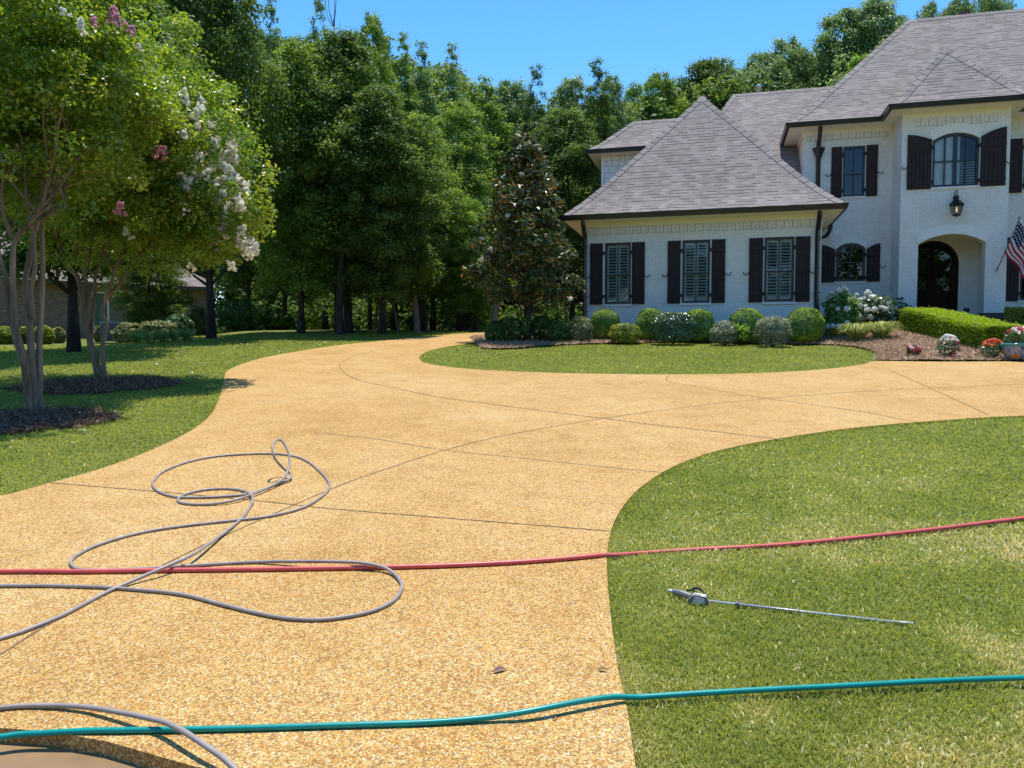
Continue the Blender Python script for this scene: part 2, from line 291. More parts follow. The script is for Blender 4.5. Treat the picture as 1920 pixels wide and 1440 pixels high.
# ------------------------------------------------------------------ object helpers
def tag(o, label=None, cat=None, group=None, kind=None):
    if label: o['label'] = label
    if cat: o['category'] = cat
    if group: o['group'] = group
    if kind: o['kind'] = kind
    return o
def empty(name, loc, rz=0, label=None, cat=None, group=None):
    o = bpy.data.objects.new(name, None); COL.objects.link(o); o.location = loc; o.rotation_euler = (0, 0, rz); o.empty_display_size = .2
    return tag(o, label, cat, group)
def link(name, me, parent=None):
    o = bpy.data.objects.new(name, me); COL.objects.link(o)
    if parent is not None: o.parent = parent
    return o
class MB:
    def __init__(s): s.v = []; s.f = []; s.m = []; s.uv = {}
    def add(s, vs, fs, mi=0):
        b = len(s.v); s.v += [tuple(x) for x in vs]
        for f in fs: s.f.append(tuple(b + i for i in f)); s.m.append(mi)
    def poly(s, pts, mi=0, uv=None):
        b = len(s.v); s.v += [tuple(p) for p in pts]; s.f.append(tuple(range(b, b + len(pts)))); s.m.append(mi)
        if uv: s.uv[len(s.f) - 1] = uv
    def box(s, x0, x1, y0, y1, z0, z1, mi=0):
        s.add([(x0, y0, z0), (x1, y0, z0), (x1, y1, z0), (x0, y1, z0), (x0, y0, z1), (x1, y0, z1), (x1, y1, z1), (x0, y1, z1)],
              [(0, 3, 2, 1), (4, 5, 6, 7), (0, 1, 5, 4), (1, 2, 6, 5), (2, 3, 7, 6), (3, 0, 4, 7)], mi)
    def prism(s, pts, y0, y1, mi=0):
        'outline in x,z extruded along y'
        n = len(pts)
        s.add([(p[0], y0, p[1]) for p in pts] + [(p[0], y1, p[1]) for p in pts],
              [tuple(range(n)), tuple(range(2 * n - 1, n - 1, -1))] + [(i, i + n, (i + 1) % n + n, (i + 1) % n) for i in range(n)], mi)
    def tube(s, pts, rad, n=8, mi=0, cap=True):
        pts = [Vector(p) for p in pts]; k = len(pts)
        rs = rad if hasattr(rad, '__len__') else [rad] * k
        b = len(s.v); up = Vector((0, 0, 1)); prev = None
        for i, p in enumerate(pts):
            t = (pts[min(i + 1, k - 1)] - pts[max(i - 1, 0)]).normalized()
            if prev is None:
                a = t.cross(up);
                if a.length < 1e-3: a = t.cross(Vector((1, 0, 0)))
            else: a = prev - t * prev.dot(t)
            a.normalize(); prev = a; c = t.cross(a)
            for j in range(n):
                an = 2 * math.pi * j / n; s.v.append(tuple(p + (a * math.cos(an) + c * math.sin(an)) * rs[i]))
        for i in range(k - 1):
            for j in range(n):
                s.f.append((b + i * n + j, b + i * n + (j + 1) % n, b + (i + 1) * n + (j + 1) % n, b + (i + 1) * n + j)); s.m.append(mi)
        if cap:
            s.f.append(tuple(b + j for j in range(n - 1, -1, -1))); s.m.append(mi)
            s.f.append(tuple(b + (k - 1) * n + j for j in range(n))); s.m.append(mi)
    def lathe(s, prof, n=24, c=(0, 0, 0), mi=0):
        b = len(s.v)
        for r_, z in prof:
            for j in range(n):
                a = 2 * math.pi * j / n; s.v.append((c[0] + r_ * math.cos(a), c[1] + r_ * math.sin(a), c[2] + z))
        for i in range(len(prof) - 1):
            for j in range(n):
                s.f.append((b + i * n + j, b + i * n + (j + 1) % n, b + (i + 1) * n + (j + 1) % n, b + (i + 1) * n + j)); s.m.append(mi)
    def mesh(s, name, mats, smooth=False):
        me = bpy.data.meshes.new(name); me.from_pydata(s.v, [], s.f)
        for m in (mats if isinstance(mats, (list, tuple)) else [mats]): me.materials.append(m)
        me.polygons.foreach_set('material_index', s.m)
        if smooth: me.polygons.foreach_set('use_smooth', [True] * len(s.f))
        if s.uv:
            ul = me.uv_layers.new(name='UVMap')
            for fi, uv in s.uv.items():
                for li, q in zip(me.polygons[fi].loop_indices, uv): ul.data[li].uv = q
        me.update(); return me
    def build(s, name, mats, parent=None, smooth=False): return link(name, s.mesh(name, mats, smooth), parent)

def np_mesh(name, V, F, mats, tone=None, fm=None):
    'V (n,3); F (m,k) with one face size k'
    me = bpy.data.meshes.new(name); V = np.asarray(V, np.float32); F = np.asarray(F, np.int32); k = F.shape[1]
    me.vertices.add(len(V)); me.vertices.foreach_set('co', V.ravel())
    me.loops.add(F.size); me.loops.foreach_set('vertex_index', F.ravel())
    me.polygons.add(len(F)); me.polygons.foreach_set('loop_start', np.arange(0, F.size, k, dtype=np.int32))
    try: me.polygons.foreach_set('loop_total', np.full(len(F), k, np.int32))
    except Exception: pass
    for m in (mats if isinstance(mats, (list, tuple)) else [mats]): me.materials.append(m)
    if fm is not None: me.polygons.foreach_set('material_index', np.asarray(fm, np.int32))
    if tone is not None:
        at = me.attributes.new('tone', 'FLOAT', 'POINT'); at.data.foreach_set('value', np.asarray(tone, np.float32))
    me.update(calc_edges=True); me.validate(); return me
def unit(a): return a / np.maximum(np.linalg.norm(a, axis=-1, keepdims=True), 1e-9)
def rdir(n): return unit(rng.normal(size=(n, 3)))
def quads(p, nrm, L, asp, tone, fold=.18, tang=None):
    'leaf shaped four sided faces at p with normals nrm'
    n = len(p); t = rdir(n) if tang is None else tang
    t = unit(t - nrm * (t * nrm).sum(1, keepdims=True)); b = np.cross(nrm, t)
    L = np.broadcast_to(L, (n,))[:, None] * .5; W = L * asp
    V = np.stack([p - t * L, p + b * W + nrm * W * fold, p + t * L - nrm * L * .12, p - b * W + nrm * W * fold], 1).reshape(-1, 3)
    F = np.arange(4 * n).reshape(n, 4)
    return V, F, np.repeat(tone, 4)
def clump_leaves(C, Rc, npc, L, asp=.55, up=.5, out=.55, rand=.6, flat=.75, ctone=None, vary=.28, low=.45, fuzz=0.0):
    'leaves on the shells of clumps: C (m,3) centres, Rc (m,) radii'
    m = len(C); cnt = rng.poisson(npc, m) if np.isscalar(npc) else np.asarray(npc, int)
    idx = np.repeat(np.arange(m), cnt); n = len(idx)
    d = rdir(n); fl = (d[:, 2] < -.2) & (rng.random(n) < low); d[fl, 2] *= -1
    rr = Rc[idx] * (.35 + .65 * rng.random(n) ** .6 + fuzz * (rng.random(n) ** 3 * 1.6 - .15))
    p = C[idx] + d * rr[:, None] * np.array([1, 1, flat])
    nrm = unit(d * out + rdir(n) * rand + np.array([0, 0, up]))
    if ctone is None: ctone = rng.normal(.45, .16, m)
    tone = np.clip(ctone[idx] + rng.normal(0, vary * .6, n), 0, 1)
    return quads(p, nrm, L * rng.uniform(.65, 1.35, n), asp, tone)
def cat(parts):
    V = []; F = []; T = []; o = 0
    for v, f, t in parts: V.append(v); F.append(f + o); T.append(t); o += len(v)
    return np.concatenate(V), np.concatenate(F), np.concatenate(T)
def inpoly(x, y, poly):
    c = np.zeros(len(x), bool); n = len(poly)
    for i in range(n):
        x0, y0 = poly[i]; x1, y1 = poly[(i + 1) % n]
        if y0 == y1: continue
        h = ((y0 > y) != (y1 > y)) & (x < (x1 - x0) * (y - y0) / (y1 - y0) + x0); c ^= h
    return c
def smooth(pts, k=6, closed=False):
    'Catmull-Rom through the points'
    pts = [Vector(p) for p in pts]; n = len(pts); out = []
    rngi = range(n) if closed else range(n - 1)
    for i in rngi:
        p0 = pts[i - 1] if (i > 0 or closed) else pts[0]; p1 = pts[i]; p2 = pts[(i + 1) % n]; p3 = pts[(i + 2) % n] if (closed or i + 2 < n) else pts[-1]
        for j in range(k):
            t = j / k
            out.append(.5 * ((2 * p1) + (p2 - p0) * t + (2 * p0 - 5 * p1 + 4 * p2 - p3) * t * t + (3 * p1 - p0 - 3 * p2 + p3) * t ** 3))
    if not closed: out.append(pts[-1])
    return out
def copy_tree(o, parent=None):
    c = o.copy(); COL.objects.link(c); c.parent = parent
    for ch in list(o.children): copy_tree(ch, c)
    return c

# ------------------------------------------------------------------ ground, driveway, beds
def px2(pts): return [G(*p) for p in pts]
LEFT = [(-420, 985), (-200, 968), (0, 935), (95, 910), (200, 880), (290, 845), (360, 810), (395, 780), (412, 745), (420, 712), (430, 695), (480, 676), (560, 660), (640, 648), (720, 640), (800, 632), (860, 627), (905, 624.5)]
ISL = [(930, 634), (905, 641), (850, 650), (810, 658), (791, 667), (788, 675), (800, 683), (850, 691), (930, 697), (1050, 701.5), (1200, 704), (1350, 703.5), (1480, 699), (1570, 692), (1622, 684), (1645, 679), (1760, 680), (1920, 679.5), (2300, 679)]
RGT = [(2300, 775), (1920, 783), (1750, 793), (1600, 806), (1450, 828), (1340, 851), (1260, 881), (1200, 920), (1165, 960), (1146, 1000), (1138, 1050), (1140, 1110), (1148, 1190), (1160, 1270), (1175, 1340), (1190, 1440), (1200, 1520)]
def sm2(px, k=5): return [(q.x, q.y) for q in smooth([(*G(*p), 0) for p in px], k)]
DR_L = sm2(LEFT); DR_I = sm2(ISL); DR_R = sm2(RGT)
BOT = px2([(480, 1480), (330, 1440), (200, 1402), (90, 1383), (0, 1377), (-150, 1374), (-420, 1372)])
far = [(DR_L[-1][0] + 1.6, DR_L[-1][1] + .8), (DR_I[0][0] + 2.4, DR_I[0][1] + .3)]
DRIVE = DR_L + far + DR_I + DR_R + BOT
DZ = .022
def drape(poly, z_off, mb, mi=0, skirt=0.0, smi=None):
    vs3 = [Vector((x, y, 0)) for x, y in poly]
    tris = tessellate_polygon([vs3])
    pts = [(x, y, float(plane_z(y)) + z_off) for x, y in poly]
    def area(t):
        a, b, c = (poly[i] for i in t); return (b[0] - a[0]) * (c[1] - a[1]) - (c[0] - a[0]) * (b[1] - a[1])
    mb.add(pts, [t if area(t) > 0 else t[::-1] for t in tris], mi)
    if skirt:
        n = len(pts); lo = [(x, y, z - skirt) for x, y, z in pts]
        mb.add(pts + lo, [(i, i + n, (i + 1) % n + n, (i + 1) % n) for i in range(n)], mi if smi is None else smi)
dm = MB(); drape(DRIVE, DZ, dm, 0, .14)
def strip(px, wd, k=8):
    pts = [(q.x, q.y) for q in smooth([(*G(*p), 0) for p in px], k)]
    # fine resampling with a slightly wavering width, as a tooled joint has
    for i in range(len(pts) - 1):
        (x0, y0), (x1, y1) = pts[i], pts[i + 1]; L = math.hypot(x1 - x0, y1 - y0)
        if L < 1e-6: continue
        nx, ny = -(y1 - y0) / L, (x1 - x0) / L
        h0 = wd * (.8 + .4 * math.sin(i * 1.7) ** 2) / 2; h1 = wd * (.8 + .4 * math.sin((i + 1) * 1.7) ** 2) / 2
        q = [(x0 - nx * h0, y0 - ny * h0), (x1 - nx * h1, y1 - ny * h1), (x1 + nx * h1, y1 + ny * h1), (x0 + nx * h0, y0 + ny * h0)]
        dm.poly([(a, b, float(plane_z(b)) + DZ + .003) for a, b in q], 1)
strip([(95, 911), (300, 928), (480, 945), (620, 960), (800, 975), (1000, 991), (1144, 1003)], .011)
strip([(700, 660), (660, 672), (644, 680), (636, 688), (647, 702), (674, 716), (730, 728), (813, 746), (905, 759), (1050, 778), (1200, 797), (1330, 812), (1470, 829)], .016)
strip([(590, 815), (700, 827), (830, 848), (960, 862), (1100, 877), (1250, 892)], .0095)
strip([(1440, 750), (1300, 765), (1120, 790), (950, 820), (830, 850), (700, 893), (620, 923), (440, 1003), (330, 1055), (110, 1170), (0, 1238), (-150, 1330)], .0105)
strip([(1256, 704), (1251, 717), (1300, 727), (1435, 750), (1600, 773), (1722, 796)], .014)
strip([(1440, 750), (1600, 738), (1760, 730), (1920, 723), (2100, 716)], .013)
strip([(1670, 697), (1760, 738), (1852, 781)], .016)
strip([(430, 760), (640, 750), (860, 757), (1060, 737), (1251, 717)], .006)
strip([(425, 712), (640, 706), (800, 699), (930, 697)], .008)
drive = tag(dm.build('driveway', [M['agg'], M['joint']]), kind='structure')

# terrain: one sheet to the horizon, dipped by the street side of the slab
xs = np.concatenate([np.linspace(-900, -80, 12), np.arange(-70, -20, 2.0), np.arange(-20, 24, .5), np.arange(24, 72, 2.0), np.linspace(80, 900, 12)])
ys = np.concatenate([np.linspace(-900, -60, 12), np.arange(-50, -4, 3.0), np.arange(-4, 40, .5), np.arange(40, 100, 3.0), np.linspace(105, 1500, 14)])
gx, gy = np.meshgrid(xs, ys)
zt = gz(gx, gy) - .17 * sstep(3.6, 3.0, gy) * sstep(.25, -.1, gx)
zt = np.where(gy > 100, gz(0, 100) + 0 * gx, zt); zt = np.where(gy < -40, SL * -40 + 0 * gx, zt)
V = np.stack([gx, gy, zt], -1).reshape(-1, 3); ny_, nx_ = gx.shape
ii = np.arange(nx_ * ny_).reshape(ny_, nx_); F = np.stack([ii[:-1, :-1], ii[:-1, 1:], ii[1:, 1:], ii[1:, :-1]], -1).reshape(-1, 4)
me = np_mesh('ground', V, F, M['ground']); me.polygons.foreach_set('use_smooth', [True] * len(F))
tag(link('ground', me), kind='structure')
# street gutter in front of the slab
sm = MB(); bp_ = px2([(480, 1480), (330, 1440), (200, 1402), (90, 1383), (0, 1377), (-150, 1374), (-420, 1372)])
outer = [(bp_[0][0] + .1, -1.0)] + [(x, y + .06) for x, y in bp_] + [(-4.5, -1.0)]
drape(outer, DZ - .05, sm); tag(sm.build('street', M['wet']), kind='structure')

# mulch bed along the house: a fine sheet following the mounded ground
BED = sm2([(893, 648), (905, 655), (960, 656), (1050, 649), (1180, 645.5), (1300, 644), (1450, 647), (1560, 652), (1618, 660), (1646, 669), (1643, 678), (1760, 679.3), (1920, 678.8), (2300, 678)], 5) + [(24, 21), (22, 27), (6, 29), (0.5, 28), (-1.4, 24)]
ISLAND = DR_I + [(24, 21), (22, 29), (1.5, 29), (0.8, 26.9)]
def sheet(name, poly, step, zoff, mat, jit=0.0, edge=0.0):
    px_ = [p[0] for p in poly]; py_ = [p[1] for p in poly]
    ax = np.arange(min(px_), max(px_) + step, step); ay = np.arange(min(py_), max(py_) + step, step)
    X_, Y_ = np.meshgrid(ax, ay); ins = inpoly(X_.ravel(), Y_.ravel(), poly).reshape(X_.shape)
    q = ins[:-1, :-1] & ins[:-1, 1:] & ins[1:, 1:] & ins[1:, :-1]
    id_ = np.arange(X_.size).reshape(X_.shape)
    F_ = np.stack([id_[:-1, :-1], id_[:-1, 1:], id_[1:, 1:], id_[1:, :-1]], -1)[q]
    Z_ = gz(X_, Y_) + zoff + jit * rng.random(X_.shape)
    return np_mesh(name, np.stack([X_, Y_, Z_], -1).reshape(-1, 3), F_, mat)
bed = tag(link('mulch_bed', sheet('mulch_bed', BED, .12, .03, M['mulch'], .025)), kind='structure')
def needles(name, poly, n, L, zoff=.05, h=.03, mat='straw', par=None):
    x0, x1 = min(p[0] for p in poly), max(p[0] for p in poly); y0, y1 = min(p[1] for p in poly), max(p[1] for p in poly)
    x = rng.uniform(x0, x1, n * 3); y = rng.uniform(y0, y1, n * 3); k = inpoly(x, y, poly); x, y = x[k][:n], y[k][:n]; n = len(x)
    p = np.stack([x, y, gz(x, y) + zoff + h * rng.random(n)], 1); nrm = unit(rdir(n) * .7 + [0, 0, .7])
    a = quads(p, nrm, L * rng.uniform(.6, 1.3, n), .1, np.clip(rng.normal(.5, .25, n), 0, 1), 0)
    return tag(link(name, np_mesh(name, *a[:2], M[mat], a[2])), kind='stuff')
M['straw_dark'] = leafmat('old_straw', [(0, (.09, .05, .03)), (.5, (.22, .13, .08)), (1, (.42, .29, .19))], .1, .8, .1)
VIS = [p for p in BED if p[1] < 22.5 and p[0] < 15]
needles('pine_straw', [q for q in BED[:-5] if q[0] < 16] + [(15, 21), (9, 22.5), (2, 23.3), (-1.2, 23.2)], 26000, .16)
def ring_bed(px, py, rx, ry, name='tree_mulch'):
    c = G(px, py); n = 40
    pts = [(c[0] + rx * math.cos(2 * math.pi * i / n) * (1 + .10 * math.sin(i * 2.3) + .08 * math.sin(i * .9)), c[1] + ry * math.sin(2 * math.pi * i / n) * (1 + .10 * math.cos(i * 1.9) + .08 * math.cos(i * .8))) for i in range(n)]
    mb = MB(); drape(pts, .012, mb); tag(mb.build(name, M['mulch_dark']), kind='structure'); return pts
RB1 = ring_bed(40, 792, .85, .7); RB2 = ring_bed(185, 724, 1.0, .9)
def grow(pl, k):
    c = np.mean(pl, axis=0); return [tuple(c + (np.array(p) - c) * k) for p in pl]
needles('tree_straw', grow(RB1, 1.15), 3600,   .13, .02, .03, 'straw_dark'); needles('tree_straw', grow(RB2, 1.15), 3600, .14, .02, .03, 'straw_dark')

# lawn: individual blades, finer close to the viewer
def vnoise(x, y, s, seed):
    r_ = np.random.default_rng(seed); tab = r_.random((64, 64)); u_ = x / s + 500; v_ = y / s + 500
    i = np.floor(u_).astype(int); j = np.floor(v_).astype(int); fx = u_ - i; fy = v_ - j; fx = fx * fx * (3 - 2 * fx); fy = fy * fy * (3 - 2 * fy)
    t = lambda a, b: tab[a % 64, b % 64]
    return t(i, j) * (1 - fx) * (1 - fy) + t(i + 1, j) * fx * (1 - fy) + t(i, j + 1) * (1 - fx) * fy + t(i + 1, j + 1) * fx * fy
def lawn(n, r0, r1, name):
    rr = np.exp(rng.uniform(math.log(r0), math.log(r1), n)); an = rng.uniform(-R(58), R(60), n)
    x = rr * np.sin(an); y = rr * np.cos(an)
    # the house stands in the way beyond here
    keep = ~inpoly(x, y, DRIVE) & ~inpoly(x, y, BED) & ~inpoly(x, y, RB1) & ~inpoly(x, y, RB2)
    keep &= ~((y < 2.9) & (x < .3)) & ~((x > 3) & (y > 22)) & ~((y > 24) & (x > -1.5))
    x, y, rr = x[keep], y[keep], rr[keep]
    for pl, sg in ((DR_R, 1), (DR_L, 1), (DR_I[:70], 1)):
        q = np.array(pl); sgm = np.linalg.norm(np.diff(q, axis=0), axis=1); m_ = 16000
        i = rng.choice(len(sgm), m_, p=(sgm / np.linalg.norm((q[1:] + q[:-1]) / 2, axis=1)) / (sgm / np.linalg.norm((q[1:] + q[:-1]) / 2, axis=1)).sum()); t = rng.random(m_); d = q[i + 1] - q[i]; d /= np.linalg.norm(d, axis=1, keepdims=True)
        e = q[i] + (q[i + 1] - q[i]) * t[:, None] + np.stack([d[:, 1], -d[:, 0]], 1) * rng.normal(0, .014, m_)[:, None]
        k = (e[:, 1] > 2.4) & (e[:, 1] < 27) & (e[:, 0] < 14); x = np.concatenate([x, e[k, 0]]); y = np.concatenate([y, e[k, 1]]); rr = np.concatenate([rr, np.hypot(e[k, 0], e[k, 1])])
    n = len(x)
    dry = .55 * vnoise(x, y, .75, 1) + .3 * vnoise(x, y, .22, 2) + .25 * vnoise(x, y, 2.2, 3)
    right = (x > .2) & (y < 11)
    yel = sstep(8, 2.5, y) * right
    tone = np.where(rr > 8, .02, .09) + .75 * np.clip(dry - .30, 0, 1) * (.5 + 1.1 * yel) + rng.normal(0, 1, n) * np.where(rr > 6, .04, .10)
    st = rng.random(n) < (np.where(rr > 6, .004, .025) + .6 * yel * np.clip(dry - .42, 0, 1) * 2); tone = np.where(st, rng.uniform(.75, 1, n), tone)
    W = np.maximum(.0026, rr * .00072) * rng.uniform(.7, 1.3, n); H = np.maximum(.027, .019 + rr * .0010) * rng.uniform(.5, 1.35, n)
    H *= np.where(rr > 12, .8, 1)
    a = rng.uniform(0, 2 * math.pi, n); lean = rng.uniform(.15, 1.25, n)
    d = np.stack([np.cos(a), np.sin(a), 0 * a], 1); s = np.stack([-np.sin(a + rng.normal(0, .6, n)), np.cos(a), 0 * a], 1) * W[:, None]
    b = np.stack([x, y, gz(x, y) - .004], 1); up = np.array([0, 0, 1.0])
    mid = b + up * (H * .55)[:, None] + d * (H * .25 * lean)[:, None]
    tip = b + up * (H * (1 - .25 * lean))[:, None] + d * (H * .8 * lean)[:, None]
    V = np.stack([b - s, b + s, mid + s * .8, mid - s * .8, tip], 1).reshape(-1, 3)
    o = np.arange(n)[:, None] * 5
    F3 = np.concatenate([o + [0, 1, 2], o + [0, 2, 3], o + [3, 2, 4]], 1).reshape(-1, 3)
    me = np_mesh(name, V, F3, M['grass'], np.repeat(np.clip(tone, 0, 1), 5)); return tag(link(name, me), kind='stuff')
lawn(1050000, 2.2, 27, 'lawn_grass')
# petals and leaf litter scattered on the left lawn
n = 260; x = rng.uniform(-12, -3.5, n); y = rng.uniform(7, 21, n); k = ~inpoly(x, y, DRIVE); x, y = x[k], y[k]; n = len(x)
a = quads(np.stack([x, y, gz(x, y) + .045], 1), unit(rdir(n) * .4 + [0, 0, 1]), .05 * rng.uniform(.5, 1.3, n), .7, rng.random(n))
tag(link('fallen_petals', np_mesh('fallen_petals', *a[:2], M['white_bloom'], a[2])), kind='stuff')

exec_house = True
# ------------------------------------------------------------------ the house (local frame: x along the front, y to the back)
TH = R(15)
HO = Vector((2.1596, 23.45, 0))
house = empty('house', HO, -TH, 'white painted brick house with grey hipped roofs and dark board shutters', 'house')
def HW(u, v, z):
    c, s = math.cos(TH), math.sin(TH); return Vector((HO.x + u * c + v * s, HO.y - u * s + v * c, z))
def arch_pts(u0, u1, z0, zs, zt, n=16, full=False):
    'outline: rectangle with a segmental top from spring zs to crown zt'
    c = (u0 + u1) / 2; h = (u1 - u0) / 2; r_ = zt - zs
    pts = [(u0, z0), (u1, z0)]
    if r_ < 1e-4: return pts + [(u1, zs), (u0, zs)]
    rad = (h * h + r_ * r_) / (2 * r_); a = math.asin(min(1, h / rad)); a = a if r_ <= h + 1e-6 else math.pi - a
    for i in range(n + 1):
        t = a - 2 * a * i / n; pts.append((c + rad * math.sin(t), zt - rad + rad * math.cos(t)))
    return pts
def wall_face(mb, outer, holes, v, depth=.12, mi=0):
    loops = [[Vector((p[0], p[1], 0)) for p in outer]] + [[Vector((p[0], p[1], 0)) for p in h] for h in holes]
    flat = [p for l_ in loops for p in l_]
    tris = tessellate_polygon(loops)
    fs = []
    for t in tris:
        a, b, c = (flat[i] for i in t); ar = (b.x - a.x) * (c.y - a.y) - (c.x - a.x) * (b.y - a.y)
        if abs(ar) < 1e-9: continue
        fs.append(t if ar > 0 else t[::-1])
    mb.add([(p.x, v, p.y) for p in flat], fs, mi)
    for h in holes:
        n = len(h)
        mb.add([(p[0], v, p[1]) for p in h] + [(p[0], v + depth, p[1]) for p in h], [(i, (i + 1) % n, (i + 1) % n + n, i + n) for i in range(n)], mi)
def ringprism(mb, outl, wd, y0, y1, mi=0):
    'frame of width wd inside a convex outline'
    c = Vector((sum(p[0] for p in outl) / len(outl), sum(p[1] for p in outl) / len(outl)))
    us = [p[0] for p in outl]; zs = [p[1] for p in outl]; hw = (max(us) - min(us)) / 2; hz = (max(zs) - min(zs)) / 2; cz = (max(zs) + min(zs)) / 2; cu = (max(us) + min(us)) / 2
    inn = [(cu + (p[0] - cu) * (1 - wd / hw), cz + (p[1] - cz) * (1 - wd / hz)) for p in outl]; n = len(outl)
    A = [(p[0], y0, p[1]) for p in outl]; B = [(p[0], y0, p[1]) for p in inn]; A2 = [(p[0], y1, p[1]) for p in outl]; B2 = [(p[0], y1, p[1]) for p in inn]
    fs = []
    for i in range(n):
        j = (i + 1) % n; fs += [(i, j, j + n, i + n), (i + n, j + n, j + 3 * n, i + 3 * n), (j, i, i + 2 * n, j + 2 * n)]
    mb.add(A + B + A2 + B2, fs, mi); return inn
def window(u0, u1, z0, zs, zt, v, cols=2, rows=2, kind='dark', mull=False, dz=.55):
    outl = arch_pts(u0, u1, z0, zs, zt)
    mb = MB(); inn = ringprism(mb, outl, .065, v + .035, v + .11)
    iu0, iu1 = u0 + .06, u1 - .06; iz0, iz1 = z0 + .06, zt - .05
    def topat(u): # underside of arched head at u
        if zt - zs < 1e-4: return iz1
        h = (u1 - u0) / 2; r_ = zt - zs; rad = (h * h + r_ * r_) / (2 * r_); return zt - rad + math.sqrt(max(0, rad * rad - (u - (u0 + u1) / 2) ** 2)) - .05
    for i in range(1, cols):
        u = iu0 + (iu1 - iu0) * i / cols; w_ = .05 if (mull and i * 2 == cols) else .016
        mb.box(u - w_, u + w_, v + .045, v + .10, iz0, topat(u))
    for j in range(1, rows):
        z = z0 + (zt - z0) * (j / rows if rows != 2 else 1 - dz); mb.box(iu0, iu1, v + .05, v + .095, z - .016, z + .016)
    wn = mb.build('window', M['frame'], house)
    pb = MB(); pb.poly([(p[0], v + .085, p[1]) for p in inn]); pb.build('pane', M['glassd' if kind == 'dark' else 'glass'], wn)
    sb = MB(); sb.box(u0 - .06, u1 + .06, v - .035, v + .11, z0 - .075, z0 - .002); sb.build('sill', M['brick'], wn)
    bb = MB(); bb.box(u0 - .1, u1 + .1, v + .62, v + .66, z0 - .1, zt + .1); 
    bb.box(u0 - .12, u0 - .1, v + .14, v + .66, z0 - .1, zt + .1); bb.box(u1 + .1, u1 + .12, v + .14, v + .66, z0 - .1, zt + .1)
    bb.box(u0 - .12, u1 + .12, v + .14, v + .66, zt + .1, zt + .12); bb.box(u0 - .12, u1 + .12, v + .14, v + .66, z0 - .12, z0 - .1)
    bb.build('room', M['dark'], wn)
    if kind == 'louvre':
        lb = MB(); cu = (u0 + u1) / 2
        for a, b in ((iu0 + .005, cu - .012), (cu + .012, iu1 - .005)):
            lb.box(a, a + .045, v + .13, v + .16, iz0, iz1); lb.box(b - .045, b, v + .13, v + .16, iz0, iz1)
            lb.box(a + .045, b - .045, v + .13, v + .16, iz0, iz0 + .11); lb.box(a + .045, b - .045, v + .13, v + .16, iz1 - .09, iz1)
            z = iz0 + .14
            while z < iz1 - .11:
                lb.add([(a + .045, v + .112, z - .014), (b - .045, v + .112, z - .014), (b - .045, v + .172, z + .032), (a + .045, v + .172, z + .032)], [(0, 1, 2, 3)])
                lb.add([(a + .045, v + .116, z - .022), (b - .045, v + .116, z - .022), (b - .045, v + .176, z + .024), (a + .045, v + .176, z + .024)], [(3, 2, 1, 0)])
                z += .089
        lb.build('louvred_blind', M['louvre'], wn)
    if kind == 'curtain':
        cb = MB(); k = 40
        for i in range(k):
            a = u0 + (u1 - u0) * i / k; b = u0 + (u1 - u0) * (i + 1) / k; f0 = .03 * math.sin(i * 1.3); f1 = .03 * math.sin((i + 1) * 1.3)
            if (i / k) > .62 and (i / k) < .98: continue
            cb.poly([(a, v + .15 + f0, z0 - .05), (b, v + .15 + f1, z0 - .05), (b, v + .15 + f1, zt), (a, v + .15 + f0, zt)])
        cb.build('curtain', M['curtain'], wn)
        lb = MB(); z = z0 + .02
        while z < z0 + .75:
            lb.box(u0 + (u1 - u0) * .55, u1 - .05, v + .14, v + .18, z, z + .012); z += .075
        lb.build('louvred_blind', M['louvre'], wn)
    return wn
def shutter(u0, u1, z0, zl, zr, v, hook=1, nb=4):
    'board and batten shutter; zl, zr top heights left and right (curved between)'
    mb = MB(); w_ = (u1 - u0) / nb
    def top(u):
        t = (u - u0) / (u1 - u0); hi = max(zl, zr); lo = min(zl, zr)
        if hi - lo < 1e-4: return hi
        if zr > zl: return lo + (hi - lo) * (1 - (1 - t) ** 1.7)
        return lo + (hi - lo) * (1 - t ** 1.7)
    for i in range(nb):
        a, b = u0 + i * w_ + .004, u0 + (i + 1) * w_ - .004; ns = 3 if abs(zl - zr) > 1e-3 else 1
        pts = [(a, z0), (b, z0)] + [(b + (a - b) * j / ns, top(b + (a - b) * j / ns)) for j in range(ns + 1)]
        mb.prism(pts, v - .042, v - .012)
    mb.box(u0 + .01, u1 - .01, v - .020, v - .006, z0 + .02, min(zl, zr) - .03)
    h = min(zl, zr) - z0
    for zz in (z0 + h * .13, z0 + h * .84): mb.box(u0 + .003, u1 - .003, v - .064, v - .0425, zz - .055, zz + .055)
    hu = u1 if hook < 0 else u0                     # hinge side is the other one
    for zz in (z0 + h * .13, z0 + h * .84):
        a = u1 if hook < 0 else u0 - .05
        mb.box(a, a + .05, v - .05, v + .02, zz - .045, zz + .045)
    so_ = mb.build('shutter', M['shutter'], house)
    hx = (u0 if hook < 0 else u1); s = hook; zc = z0 + h * .45
    t = MB(); t.tube([(hx - s * .06, v - .06, zc + .06), (hx - s * .02, v - .075, zc + .035), (hx + s * .05, v - .075, zc - .03), (hx + s * .10, v - .075, zc - .045), (hx + s * .145, v - .075, zc - .015), (hx + s * .15, v - .075, zc + .03), (hx + s * .12, v - .075, zc + .035)], .013, 6)
    t.build('shutter_hook', M['iron'], so_, True)
WZ0, WZ1 = 2.78, 4.61
wing_holes = []
wm = MB()
for a, b in ((.65, 1.43), (2.93, 3.72), (5.22, 6.03)): wing_holes.append(arch_pts(a, b, WZ0, WZ1, WZ1))
wall_face(wm, [(0, .8), (6.74, .8), (6.74, 5.28), (0, 5.28)], wing_holes, 0)
